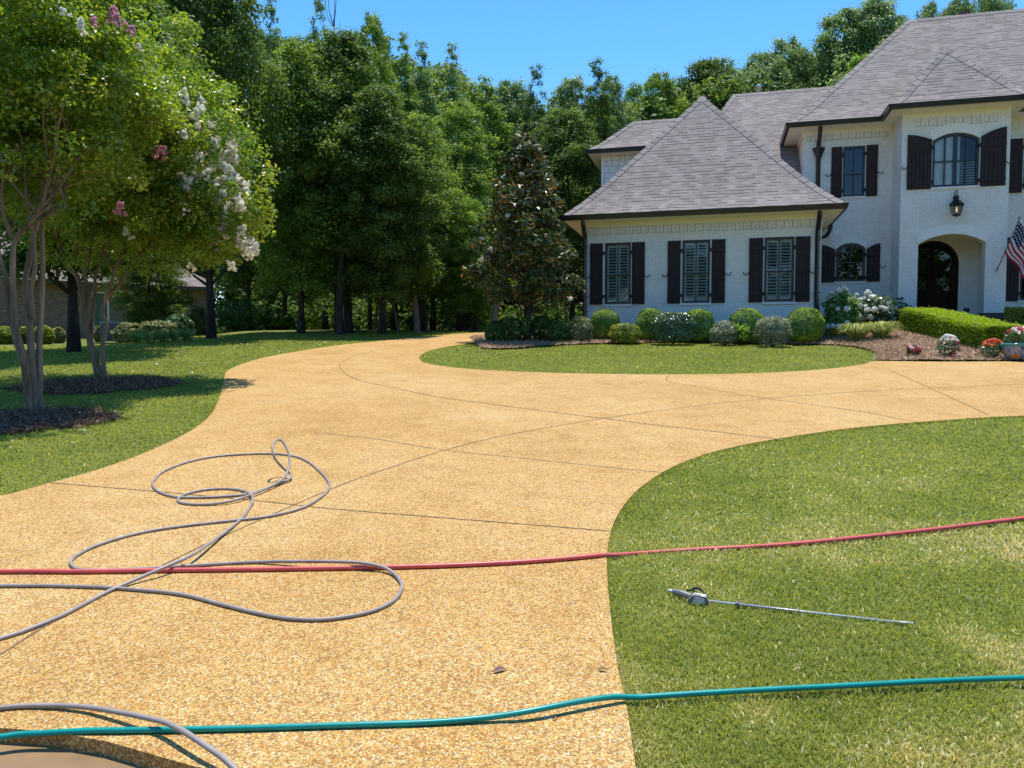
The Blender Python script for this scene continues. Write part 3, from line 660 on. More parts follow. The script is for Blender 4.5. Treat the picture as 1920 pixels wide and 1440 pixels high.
wm.add([(0, 0, .8), (0, 7, .8), (0, 7, 5.28), (0, 0, 5.28)], [(0, 3, 2, 1)]); wm.add([(6.74, 0, .8), (6.74, 3.4, .8), (6.74, 3.4, 5.28), (6.74, 0, 5.28)], [(0, 1, 2, 3)])
wm.build('wall', M['brick'], house)
for (a, b), (s0, s1), (s2, s3) in (((.65, 1.43), (.21, .60), (1.46, 1.85)), ((2.93, 3.72), (2.51, 2.89), (3.76, 4.15)), ((5.22, 6.03), (4.80, 5.19), (6.05, 6.45))):
    window(a, b, WZ0, WZ1, WZ1, 0, 2, 2, 'louvre', dz=.53)
    shutter(s0, s1, WZ0 - .01, WZ1 - .01, WZ1 - .01, 0, -1); shutter(s2, s3, WZ0 - .01, WZ1 - .01, WZ1 - .01, 0, 1)
    lt = MB(); lt.box(a - .03, b + .03, -.006, .0, WZ1 + .003, WZ1 + .21); lt.build('lintel', M['brick'], house)
def soldier(u0, u1, z, v, n='soldier_course'):
    M.setdefault('mortar', plain('painted_gap_shade', (.46, .44, .40), .9))  # darker backing strip: shade between the bricks put into the colour
    sb_ = MB(); sb_.box(u0 + .04, u1 - .04, v - .003, v + .01, z - .01, z + .21); sb_.build(n, M['mortar'], house)
    mb = MB(); u = u0 + .05
    i = 0
    while u < u1 - .08:
        pr = .012 if i % 2 else .005; mb.box(u, u + (.098 if i % 2 else .082), v - pr - .003, v + .01, z + (.0 if i % 2 else .012), z + .2); u += .112; i += 1
    mb.build(n, M['brick'], house)
soldier(0, 6.74, 4.86, 0)
# main block walls
MV = 3.3; BV = 2.1
mm = MB()
wall_face(mm, [(6.53, .8), (9.16, .8), (9.16, 8.5), (6.53, 8.5)], [arch_pts(7.72, 8.37, 6.24, 7.81, 7.81), arch_pts(7.57, 8.44, 3.57, 4.60, 4.78)], MV)
wall_face(mm, [(12.0, .8), (21, .8), (21, 8.5), (12.0, 8.5)], [arch_pts(12.75, 13.7, 6.2, 7.7, 7.7), arch_pts(12.75, 13.7, 2.9, 4.6, 4.85)], MV)
mm.add([(6.53, MV, 4), (6.53, 11, 4), (6.53, 11, 8.5), (6.53, MV, 8.5)], [(0, 3, 2, 1)])
mm.build('wall', M['brick'], house)
window(7.72, 8.37, 6.24, 7.81, 7.81, MV, 2, 2, 'dark')
shutter(7.37, 7.70, 6.22, 7.81, 7.81, MV, -1); shutter(8.39, 8.73, 6.22, 7.81, 7.81, MV, 1)
window(7.57, 8.44, 3.57, 4.60, 4.78, MV, 2, 2, 'dark', dz=.5)
shutter(7.14, 7.55, 3.55, 4.74, 4.58, MV, -1); shutter(8.46, 8.86, 3.55, 4.58, 4.74, MV, 1)
window(12.75, 13.7, 6.2, 7.7, 7.7, MV, 2, 2, 'dark'); shutter(12.12, 12.72, 6.12, 7.72, 7.72, MV, -1, 5); shutter(13.73, 14.33, 6.12, 7.72, 7.72, MV, 1, 5)
window(12.75, 13.7, 2.9, 4.6, 4.85, MV, 2, 2, 'dark'); shutter(12.12, 12.72, 2.88, 4.86, 4.62, MV, -1, 5); shutter(13.73, 14.33, 2.88, 4.62, 4.86, MV, 1, 5)
soldier(6.6, 9.1, 8.05, MV)
# entrance bay
bm_ = MB()
ARCH = arch_pts(9.67, 11.45, .9, 4.53, 4.80, 20)
wall_face(bm_, [(9.16, .8), (12.0, .8), (12.0, 8.5), (9.16, 8.5)], [ARCH, arch_pts(9.99, 11.22, 6.18, 7.53, 7.73)], BV, .3)
bm_.add([(9.16, BV, .8), (9.16, MV, .8), (9.16, MV, 8.5), (9.16, BV, 8.5)], [(0, 3, 2, 1)]); bm_.add([(12, BV, .8), (12, MV, .8), (12, MV, 8.5), (12, BV, 8.5)], [(0, 1, 2, 3)])
bm_.build('wall', M['brick'], house)
soldier(9.5, 11.7, 7.97, BV)
window(9.99, 11.22, 6.18, 7.53, 7.73, BV, 4, 2, 'curtain', True, .52)
shutter(9.31, 9.97, 6.14, 7.74, 7.56, BV, -1, 6); shutter(11.24, 11.9, 6.14, 7.56, 7.80, BV, 1, 6)
# raised arch labels over the bay window and the entrance
def archband(u0, u1, zs, zt, th, v):
    mb = MB(); a = arch_pts(u0, u1, 0, zs, zt, 20)[2:]; c = (u0 + u1) / 2; k = 1 + .33 * th / ((u1 - u0) / 2)
    b = [(c + (p[0] - c) * k, p[1] + th) for p in a]; n = len(a)
    mb.add([(p[0], v - .016, p[1]) for p in a] + [(p[0], v - .016, p[1]) for p in b] + [(p[0], v + .01, p[1]) for p in a] + [(p[0], v + .01, p[1]) for p in b],
           [(i, i + n, i + n + 1, i + 1) for i in range(n - 1)] + [(i + n, i + 3 * n, i + 3 * n + 1, i + n + 1) for i in range(n - 1)] + [(i, i + 1, i + 1 + 2 * n, i + 2 * n) for i in range(n - 1)])
    mb.build('arch_surround', M['stucco'], house)
archband(9.99, 11.22, 7.54, 7.74, .26, BV); archband(9.67, 11.45, 4.54, 4.81, .27, BV); archband(7.57, 8.44, 4.61, 4.79, .15, MV)
nb_ = MB()
DOOR = arch_pts(9.74, 11.2, 2.3, 4.09, 4.82, 24)
wall_face(nb_, [(9.3, .8), (11.74, .8), (11.74, 5.6), (9.3, 5.6)], [DOOR], 3.7, .1)
nb_.add([(9.3, 2.4, .8), (9.3, 3.7, .8), (9.3, 3.7, 5.6), (9.3, 2.4, 5.6)], [(0, 1, 2, 3)]); nb_.add([(11.74, 2.4, .8), (11.74, 3.7, .8), (11.74, 3.7, 5.6), (11.74, 2.4, 5.6)], [(0, 3, 2, 1)])
nb_.add([(9.3, 2.4, 5.1), (11.74, 2.4, 5.1), (11.74, 3.7, 5.1), (9.3, 3.7, 5.1)], [(0, 3, 2, 1)])
nb_.add([(9.3, 2.4, .8), (9.3, 2.4, 5.1), (9.66, 2.4, 5.1), (9.66, 2.4, .8)], [(0, 1, 2, 3)]); nb_.add([(11.46, 2.4, .8), (11.46, 2.4, 5.1), (11.74, 2.4, 5.1), (11.74, 2.4, .8)], [(0, 1, 2, 3)])
nb_.build('porch_niche', M['stucco'], house)
fb = MB(); fb.box(9.31, 11.73, 1.2, 3.69, 2.14, 2.3); fb.box(9.6, 11.5, .8, 1.2, 1.7, 2.12); fb.build('porch_floor', M['step'], house)
stp = MB(); stp.box(11.3, 12.02, 1.72, 2.09, 1.6, 2.47); stp.build('porch_step', M['step'], house)
db = MB(); inn = ringprism(db, DOOR, .10, 3.74, 3.86)
db.box(10.43, 10.51, 3.75, 3.85, 2.3, 4.74)
for s in (-1, 1):
    a = 10.47 + s * .04; b = 10.47 + s * .64; lo, hi = min(a, b), max(a, b)
    db.box(lo, hi, 3.77, 3.84, 2.35, 3.15); db.box(lo, hi, 3.765, 3.845, 3.12, 3.24); db.box(lo, hi, 3.765, 3.845, 3.78, 3.88)
    for e in (lo, hi - .09): db.box(e, e + .09, 3.768, 3.842, 3.2, 4.1)
    db.box(lo + .1, hi - .1, 3.758, 3.80, 2.5, 3.02)
dr = db.build('door', M['wood'], house)
pb = MB(); pb.poly([(p[0], 3.83, p[1]) for p in inn]); pb.build('pane', M['glassd'], dr)
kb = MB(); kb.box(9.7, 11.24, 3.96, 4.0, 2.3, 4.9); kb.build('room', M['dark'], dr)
hb = MB(); hb.tube([(10.40, 3.72, 3.22), (10.40, 3.69, 3.25), (10.40, 3.69, 3.5), (10.40, 3.72, 3.53)], .012, 6); hb.build('handle', M['iron'], dr, True)
ob = MB(); ob.box(11.36, 11.52, 3.685, 3.70, 2.58, 2.70); ob.build('wall_outlet', M['frame'], house)

# roofs ----------------------------------------------------------------------------------
def rface(mb, pts, e):
    'roof face with texture coordinates: along the eave e (unit vector), up the slope'
    P_ = [Vector(p) for p in pts]; n = (P_[1] - P_[0]).cross(P_[2] - P_[0])
    if n.length < 1e-6: n = (P_[2] - P_[0]).cross(P_[3] - P_[0])
    n.normalize()
    if n.z < 0: P_ = P_[::-1]; n = -n
    e = Vector(e); s = n.cross(e); s = s if s.z > 0 else -s
    zb = n  # rows measured from z so that courses line up
    k = s.z
    mb.poly([tuple(p) for p in P_], 0, [(p.dot(e), p.z / k) for p in P_])
def caps(mb, a, b, n1, n2, w_=.17, L=.3):
    a, b = Vector(a), Vector(b); e = (b - a); T = e.length; e.normalize(); k = max(1, int(T / L))
    s = []
    for n_, o_ in ((n1, n2), (n2, n1)):
        q = Vector(n_).cross(e); q.normalize()
        if q.dot(Vector(o_)) > 0: q = -q
        # go down the slope of its own plane
        s.append(q if q.z < 0 else -q)
    up = (Vector(n1) + Vector(n2)).normalized()
    for i in range(k):
        p0 = a + e * (T * i / k); p1 = a + e * (T * (i + 1) / k + .03)
        l0 = up * .035; l1 = up * .018
        for q in s:
            pts = [p0 + l0, p1 + l1, p1 + q * w_ + l1 * .6, p0 + q * w_ + l0 * .6]
            r_ = rnd.random()
            kk = .145 * int(r_ * 40); mb.poly([tuple(p) for p in pts], 0, [(r_ * 9, kk + .07), (r_ * 9 + .05, kk + .12), (r_ * 9 + .05, kk + .12), (r_ * 9, kk + .07)])
            mb.poly([tuple(p) for p in (p0 + l0, p0 + q * w_ + l0 * .6, p0 + q * w_, p0)], 0, [(r_ * 9, kk + .1)] * 4)
            mb.poly([tuple(p) for p in (p0 + q * w_ + l0 * .6, p1 + q * w_ + l1 * .6, p1 + q * w_, p0 + q * w_)], 0, [(r_ * 9, kk + .1)] * 4)
def hip(name, u0, u1, v0, v1, prof, left=1.0, right=1.0, back=0.0):
    'prof: [(run, z)...]; left/right/back: fraction of the run each of those sides is hipped by'
    mb = MB(); rings = []
    for r_, z in prof: rings.append([(u0 + r_ * left, v0 + r_, z), (u1 - r_ * right, v0 + r_, z), (u1 - r_ * right, v1 - r_ * back, z), (u0 + r_ * left, v1 - r_ * back, z)])
    U_, V_ = (1, 0, 0), (0, 1, 0)
    for A, B in zip(rings, rings[1:]):
        rface(mb, [A[0], A[1], B[1], B[0]], U_)
        if left: rface(mb, [A[3], A[0], B[0], B[3]], V_)
        if right: rface(mb, [A[1], A[2], B[2], B[1]], V_)
        if back: rface(mb, [A[2], A[3], B[3], B[2]], U_)
        dr_ = B[0][1] - A[0][1]; dz_ = B[0][2] - A[0][2]
        nf = Vector((0, -dz_, dr_)).normalized()
        if left: caps(mb, A[0], B[0], nf, Vector((-dz_, 0, dr_ * left)).normalized())
        if right: caps(mb, A[1], B[1], nf, Vector((dz_, 0, dr_ * right)).normalized())
    T = rings[-1]
    dz_ = prof[-1][1] - prof[-2][1]; dr_ = prof[-1][0] - prof[-2][0]
    if T[1][0] - T[0][0] > .5: caps(mb, T[0], T[1], Vector((0, -dz_, dr_)).normalized(), Vector((0, dz_, dr_)).normalized())
    elif left and right: caps(mb, T[0], T[3], Vector((-dz_, 0, dr_)).normalized(), Vector((dz_, 0, dr_)).normalized())
    return mb.build('roof', M['shingle'], house)
hip('wing', -.5, 7.23, -.5, 6.7, [(0, 5.40), (.45, 5.80), (1.0, 6.38), (3.865, 9.74)])
hip('mid', 2.0, 6.5, 3.0, 13, [(0, 6.42), (5.0, 11.15)], .484, -.47, 1)
hip('leftblock', -.47, 3.3, 3.6, 6.4, [(0, 8.30), (.35, 8.56), (1.4, 9.55)], 1, 0, 1)
hip('main', 6.05, 22, 2.8, 11.2, [(0, 8.52), (.6, 9.05), (4.2, 12.92)], 1, 0, 1)
hip('bay', 8.77, 12.39, 1.6, 5.0, [(0, 8.52), (.35, 8.84), (1.81, 10.62)])
lw = MB(); lw.box(-.05, 3.0, 4.0, 6.2, 5.2, 8.24); lw.add([(-.04, 3.993, 6), (2.5, 3.993, 6), (2.5, 3.993, 8.2), (-.04, 3.993, 8.2)], [(0, 1, 2, 3)], 1)  # last face: darker backing that paints shade into the gaps between shakes
# staggered shakes on the gable wall of the left block
z = 6.4; i = 0
while z < 8.1:
    u = -.02 - rnd.random() * .2
    while u < 2.0:
        w_ = rnd.uniform(.18, .36); a = max(u, -.045); b = min(u + w_ - .022, 2)
        if b > a: lw.add([(a, 3.985, z + rnd.uniform(-.012, .012)), (b, 3.985, z), (b, 3.991, z + .185), (a, 3.991, z + .185)], [(0, 1, 2, 3)]); lw.add([(a, 3.985, z), (b, 3.985, z), (b, 4.0, z - .002), (a, 4.0, z - .002)], [(3, 2, 1, 0)])
        u += w_
    z += .2
lw.build('wall', [M['shake'], M['mortar']], house)
tb = MB(); tb.box(-.06, .04, 3.97, 3.984, 6, 8.2); tb.build('corner_board', M['cream'], house)
# soffits
sf = MB()
def soff(u0, u1, v0, v1, z): sf.box(u0, u1, v0, v1, z, z + .02)
soff(-.49, 7.22, -.49, -.001, 5.22); soff(-.49, -.001, 0, 6, 5.22); soff(6.741, 7.22, 0, 3.29, 5.22)
sf.box(0, 6.74, -.035, -.001, 5.09, 5.219); sf.box(-.045, -.001, -.03, 5, 5.09, 5.219)
soff(6.06, 8.78, 2.81, 3.299, 8.37); soff(6.06, 6.529, 3.3, 9, 8.37); soff(8.78, 12.38, 1.61, 2.099, 8.37); soff(8.78, 9.159, 2.1, 3.29, 8.37); soff(12.001, 12.38, 2.1, 3.29, 8.37); soff(12.39, 21, 2.81, 3.299, 8.37)
sf.box(6.54, 9.1, 3.265, 3.299, 8.23, 8.369); sf.box(9.17, 11.99, 2.065, 2.099, 8.23, 8.369); sf.box(12.1, 21, 3.265, 3.299, 8.23, 8.369); sf.box(6.49, 6.529, 3.3, 9, 8.23, 8.369)
soff(-.46, 3, 3.61, 3.969, 8.16); soff(-.46, -.06, 3.97, 6.2, 8.16)
sf.build('soffit', M['cream'], house)
# gutters
def gutter(pts, z, side=1):
    prof = [(0, .13), (.02, .02), (.05, -.01), (.115, -.01), (.13, .06), (.145, .13)]
    mb = MB(); pts = [Vector((p[0], p[1], 0)) for p in pts]; k = len(pts); rows = []
    for i, p in enumerate(pts):
        d0 = (pts[i] - pts[i - 1]).normalized() if i else None; d1 = (pts[i + 1] - pts[i]).normalized() if i < k - 1 else None
        ds = [d for d in (d0, d1) if d is not None]; ns = [Vector((d.y, -d.x, 0)) * side for d in ds]
        n = sum(ns, Vector()); n = n / (n.length ** 2) * len(ns) if len(ns) > 1 else ns[0]
        if len(ns) > 1: n = (ns[0] + ns[1]) / (1 + ns[0].dot(ns[1]))
        rows.append([(p.x + n.x * (a - .13), p.y + n.y * (a - .13), z + b) for a, b in prof])
    m_ = len(prof)
    for i in range(k - 1):
        for j in range(m_ - 1): mb.poly([rows[i][j], rows[i + 1][j], rows[i + 1][j + 1], rows[i][j + 1]])
        mb.poly([rows[i][0], rows[i][-1], rows[i + 1][-1], rows[i + 1][0]])
    mb.poly(rows[0]); mb.poly(rows[-1][::-1])
    return mb.build('gutter', M['gutter'], house)
gutter([(-.6, 6), (-.6, -.6), (7.33, -.6), (7.33, 3.2)], 5.255)
gutter([(5.95, 9), (5.95, 2.7), (8.67, 2.7), (8.67, 1.5), (12.49, 1.5), (12.49, 2.7), (21, 2.7)], 8.39)
gutter([(-.57, 6), (-.57, 3.5), (3, 3.5)], 8.18)
def downspout(u, v, z0, z1, eave, name='downspout', dx=0):
    mb = MB(); h = .045
    def seg(a, b):
        a, b = Vector(a), Vector(b); mb.tube([a, b], [.055, .055], 4)
    mb.tube([(u + dx, v - eave, z1), (u + dx, v - eave, z1 - .12), (u + dx * .5, v - eave * .5 - .03, z1 - .32), (u, v - .06, z1 - .5), (u, v - .06, z0)], .066, 4)
    for z in np.arange(z0 + .6, z1 - .6, 1.5): mb.box(u - .075, u + .075, v - .125, v, z, z + .03)
    return mb.build(name, M['gutter'], house)
downspout(.06, -.0, .9, 5.26, .45); downspout(6.63, 0, .9, 5.26, .45)
d3 = downspout(6.98, MV, 5.3, 8.4, .45)
cb_ = MB(); cb_.lathe([(.07, -.28), (.10, -.2), (.17, -.02), (.19, 0), (.19, .05), (.15, .06)], 4, (6.98, MV - .1, 7.75)); cb_.build('rain_head', M['gutter'], d3)
eb = MB(); eb.tube([(7.3, 2.55, 5.26), (7.3, 2.75, 5.12), (7.25, 3.0, 5.0), (7.05, 3.15, 4.94), (6.85, 3.2, 4.9), (6.84, 3.22, 2)], .066, 4); eb.build('downspout', M['gutter'], house)
vp = MB(); vp.lathe([(.075, -.5), (.075, .22), (.11, .22), (.11, .30), (.02, .33)], 12, (5.35, 8.2, 11.2)); vp.build('vent_pipe', M['steel'], house, True)
cc = MB(); cc.box(12.0, 12.35, 7.5, 7.95, 12.3, 13.25); cc.build('chimney', M['step'], house)

# wall lantern over the entrance
LZ = 5.27
lp = HW(10.6, BV, 0); lan = empty('wall_lantern', (lp.x, lp.y, LZ), -TH, 'black lantern with small flame hanging above the arched entrance', 'lantern'); lan.scale = (.74, .9, .77)
def ring(r_, z, y=-.28): return [(r_ * math.cos(R(45 + 90 * i)), y + r_ * math.sin(R(45 + 90 * i)), z) for i in range(4)]
fb = MB()
A, B = ring(.155, .05), ring(.255, .43)
for i in range(4):
    fb.tube([A[i], B[i]], .014, 4); fb.tube([A[i], A[(i + 1) % 4]], .016, 4); fb.tube([B[i], B[(i + 1) % 4]], .022, 4)
    am = (Vector(A[i]) + Vector(A[(i + 1) % 4])) / 2; b_m = (Vector(B[i]) + Vector(B[(i + 1) % 4])) / 2; fb.tube([am, b_m], .008, 4)
fb.lathe([(.02, -.02), (.05, .0), (.15, .035), (.15, .06)], 4, (0, -.28, 0)); fb.tube([(0, -.28, .05), (0, -.28, .15)], .02, 6)
fb.build('lantern_frame', M['iron'], lan)
rb = MB(); rb.lathe([(.285, .42), (.27, .45), (.13, .60), (.075, .63), (.075, .72), (.09, .73), (.05, .77), (.01, .78)], 4, (0, -.28, 0)); rb.build('lantern_cap', M['iron'], lan)
gb = MB()
for i in range(4): gb.poly([A[i], A[(i + 1) % 4], B[(i + 1) % 4], B[i]])
gb.build('lantern_glass', M['glass'], lan)
hb = MB(); hb.tube(smooth([(0, -.28, .76), (0, -.28, .86), (-.0, -.25, .96), (0, -.16, 1.0), (0, -.06, .96), (0, -.03, .86), (0, -.03, .62)], 4), .016, 6); hb.box(-.05, .05, -.03, 0, .55, .8)
hb.tube(smooth([(0, -.04, .8), (0, -.12, .78), (0, -.16, .84), (0, -.12, .88)], 4), .01, 6); hb.build('lantern_bracket', M['iron'], lan, True)
fm, fn, fl, fbsdf = newmat('gas_flame'); fbsdf.inputs['Emission Color'].default_value = (1, .55, .2, 1); fbsdf.inputs['Emission Strength'].default_value = .7; fbsdf.inputs['Base Color'].default_value = (1, .6, .3, 1)
fb = MB(); fb.lathe([(.004, .15), (.026, .19), (.03, .23), (.018, .30), (.003, .37)], 10, (0, -.28, 0)); fb.build('flame', fm, lan, True)

# flag on a slanting staff
fp = HW(11.74, BV, 0); flag = empty('flag', (fp.x, fp.y, 3.69), -TH, 'striped flag with starred blue corner on a slanting staff by the entrance', 'flag')
top = Vector((.30, -.75, 1.36)); pb = MB(); pb.tube([(0, -.04, 0), top], .014, 8); pb.lathe([(.0, 0), (.03, .02), (.03, .05), (0, .08)], 8, tuple(top)); pb.build('staff', M['barkpale'], flag, True)
bb = MB(); bb.box(-.05, .05, -.02, 0, -.09, .09); bb.tube([(0, -.02, -.01), top * .09], .028, 8); bb.build('bracket', M['gunlight'], flag)
def mat_flag():
    m, n, l, b = newmat('flag_cloth')
    uv = n.new('ShaderNodeUVMap'); s = n.new('ShaderNodeSeparateXYZ'); l.new(uv.outputs[0], s.inputs[0]); U_, V_ = s.outputs[0], s.outputs[1]
    st = mth(n, l, 'LESS_THAN', mth(n, l, 'MODULO', mth(n, l, 'FLOOR', mth(n, l, 'MULTIPLY', V_, 13)), 2), .5)
    c = mixc(n, l, st, (.80, .78, .76), (.55, .02, .045))
    can = mth(n, l, 'MULTIPLY', mth(n, l, 'LESS_THAN', U_, .4), mth(n, l, 'LESS_THAN', V_, 7 / 13))
    cu = mth(n, l, 'SUBTRACT', mth(n, l, 'FRACT', mth(n, l, 'MULTIPLY', U_, 11 / .4 / 2)), .5); cv = mth(n, l, 'SUBTRACT', mth(n, l, 'FRACT', mth(n, l, 'MULTIPLY', V_, 9 / (7 / 13) / 2)), .5)
    d = mth(n, l, 'ADD', mth(n, l, 'MULTIPLY', cu, cu), mth(n, l, 'MULTIPLY', cv, cv)); star = mth(n, l, 'LESS_THAN', d, .055)
    c = mixc(n, l, can, c, mixc(n, l, star, (.010, .016, .07), (.8, .8, .8)))
    tr = n.new('ShaderNodeBsdfTranslucent'); l.new(c, tr.inputs[0]); l.new(c, b.inputs['Base Color']); b.inputs['Roughness'].default_value = .85
    mx = n.new('ShaderNodeMixShader'); mx.inputs[0].default_value = .35; l.new(b.outputs[0], mx.inputs[1]); l.new(tr.outputs[0], mx.inputs[2]); l.new(mx.outputs[0], n['Material Output'].inputs[0])
    return m
cb = MB(); NS, NT = 26, 30; grid = []
for i in range(NS + 1):
    s = i / NS; base = top * (.97 - .60 * s); rowp = []
    for j in range(NT + 1):
        t = j / NT
        dx = .16 * t + .52 * t * (1 - .35 * s) * (1 - .3 * t) + .03 * math.sin(9 * t + 3 * s)
        dz = -.85 * t - .10 * t * s
        dy = .10 * t * math.sin(s * 9.5 + t * 2.5) + .04 * t * math.sin(s * 19) - .06 * t
        comp = 1 - .42 * t     # the folds draw the free end together
        bb_ = top * (.97 - .60 * (.5 + (s - .5) * comp) ) * 1.0 if True else base
        rowp.append((bb_.x + dx, bb_.y + dy, bb_.z + dz))
    grid.append(rowp)
for i in range(NS):
    for j in range(NT):
        cb.poly([grid[i][j], grid[i + 1][j], grid[i + 1][j + 1], grid[i][j + 1]], 0, [(j / NT, i / NS), (j / NT, (i + 1) / NS), ((j + 1) / NT, (i + 1) / NS), ((j + 1) / NT, i / NS)])
cb.build('cloth', mat_flag(), flag, True)

# ------------------------------------------------------------------ trees
def tree_mesh(kind, H, Rc, nclump, npc, L, crad, zlo, seed, limbs=26, tr=.16):
    global rng; rng = np.random.default_rng(seed)
    t = rng.random(nclump) if kind != 'spire' else (1 - np.sqrt(1 - rng.random(nclump) * .97)) / .83
    a = rng.uniform(0, 2 * math.pi, nclump); q = np.sqrt(rng.uniform(.08, 1, nclump))
    if kind == 'spire': env = Rc * np.clip((1 - np.clip(t, 0, 1)) ** .62 * (1.0 - .30 * (1 - np.clip(t, 0, 1)) ** 6), .16, 1)
    elif kind == 'oak': env = Rc * np.sqrt(np.clip(1 - (2 * t - .95) ** 2 * .92, .05, 1))
    else: env = Rc * np.clip(np.sin(np.clip(t * .86 + .12, 0, 1) * math.pi) ** .6, .15, 1)
    lob = 1 + .22 * np.sin(3 * a + seed) * np.sin(5 * t + seed * 1.3) + .16 * np.sin(5 * a + 2 * seed + 9 * t)
    rad = env * q * lob; z = H * (zlo + (1 - zlo) * t)
    lean = np.stack([np.sin(z / H * 2 + seed), np.cos(z / H * 2.4 + seed)], 1) * .04 * H * (z / H)[:, None]
    C = np.stack([rad * np.cos(a) + lean[:, 0], rad * np.sin(a) + lean[:, 1], z], 1)
    cr = crad * rng.uniform(.6, 1.25, nclump) * np.clip(.45 + env / Rc * .65, .45, 1.05)
    cnt = (npc * (cr / crad) ** 2).astype(int)
    V, F, T = clump_leaves(C, cr, cnt, L, fuzz=.6, vary=.34, ctone=rng.normal(.45, .2, nclump))
    crown = np_mesh('crown', V, F, M['lf_mid'], T)
    mb = MB(); k = 10
    def axis(zz): f = zz / H; return Vector((math.sin(f * 2 + seed) * .04 * H * f, math.cos(f * 2.4 + seed) * .04 * H * f, zz))
    off = axis(0)
    zs_ = np.linspace(-.25, H * .84, k); pts = [axis(max(0, zz)) - off if zz >= 0 else Vector((0, 0, zz)) for zz in zs_]
    mb.tube(pts, [tr * (1.55 if i == 0 else 1.12 if i == 1 else 1) * (1 - .9 * (i / (k - 1)) ** .9) for i in range(k)], 9)
    for i in rng.choice(nclump, min(limbs, nclump), False):
        c = Vector(C[i]); z0 = max(H * .12, c.z - (c - axis(c.z)).length * .9 - .4); b = axis(z0); m_ = b.lerp(c, .5) + Vector((0, 0, -.15))
        r0 = tr * .34 * (1 - z0 / H * .7); mb.tube([b, m_, c], [r0, r0 * .6, r0 * .2], 5, cap=False)
    trunk = mb.mesh('trunk', M['bark'], True)
    rng = np.random.default_rng(seed + 100)
    return trunk, crown
BASE = {}
for nm, args in dict(
        broad1=('broad', 12, 2.6, 430, 175, .14, .44, .16, 11), broad2=('broad', 12, 2.6, 430, 175, .14, .44, .14, 23), broad3=('broad', 12, 2.6, 400, 185, .145, .46, .2, 31),
        spire1=('spire', 14, 1.7, 330, 150, .135, .36, .12, 41), spire2=('spire', 14, 1.7, 330, 150, .135, .36, .14, 53),
        oak1=('oak', 16, 5, 380, 240, .21, .72, .2, 61), oak2=('oak', 16, 5, 380, 240, .21, .72, .22, 73)).items():
    BASE[nm] = tree_mesh(*args)
DIM = dict(broad1=(12, 2.6), broad2=(12, 2.6), broad3=(12, 2.6), spire1=(14, 1.7), spire2=(14, 1.7), oak1=(16, 5), oak2=(16, 5))
MATV = {}
def variant(me, mat):
    k = (me.name, mat.name)
    if k not in MATV:
        c = me.copy(); c.materials[0] = mat; MATV[k] = c
    return MATV[k]
def tree(px, dep, toppy, wpx, base, leaf, label, group='trees along the edge of the wood', bark='bark', rot=None, thick=None):
    x = X(px, dep); z0 = gzf(x, dep); H, Rc = DIM[base]
    zt = P(px, toppy, dep).z; sz = (zt - z0) / H; sr = (wpx / FPX * dep / 2) / (Rc * 1.08)
    name = {'b': 'broadleaf_tree', 's': 'poplar_tree', 'o': 'oak_tree'}[base[0]]
    e = empty(name, (x, dep, z0), rnd.uniform(0, 6.28) if rot is None else rot, label, 'tree', group); e.scale = (sr, sr, sz)
    t = link('trunk', variant(BASE[base][0], M[bark]), e); c = link('crown', variant(BASE[base][1], M[leaf]), e)
    if thick: t.scale = (thick / sr, thick / sr, 1)
    return e
W_ = 'trees along the edge of the wood'
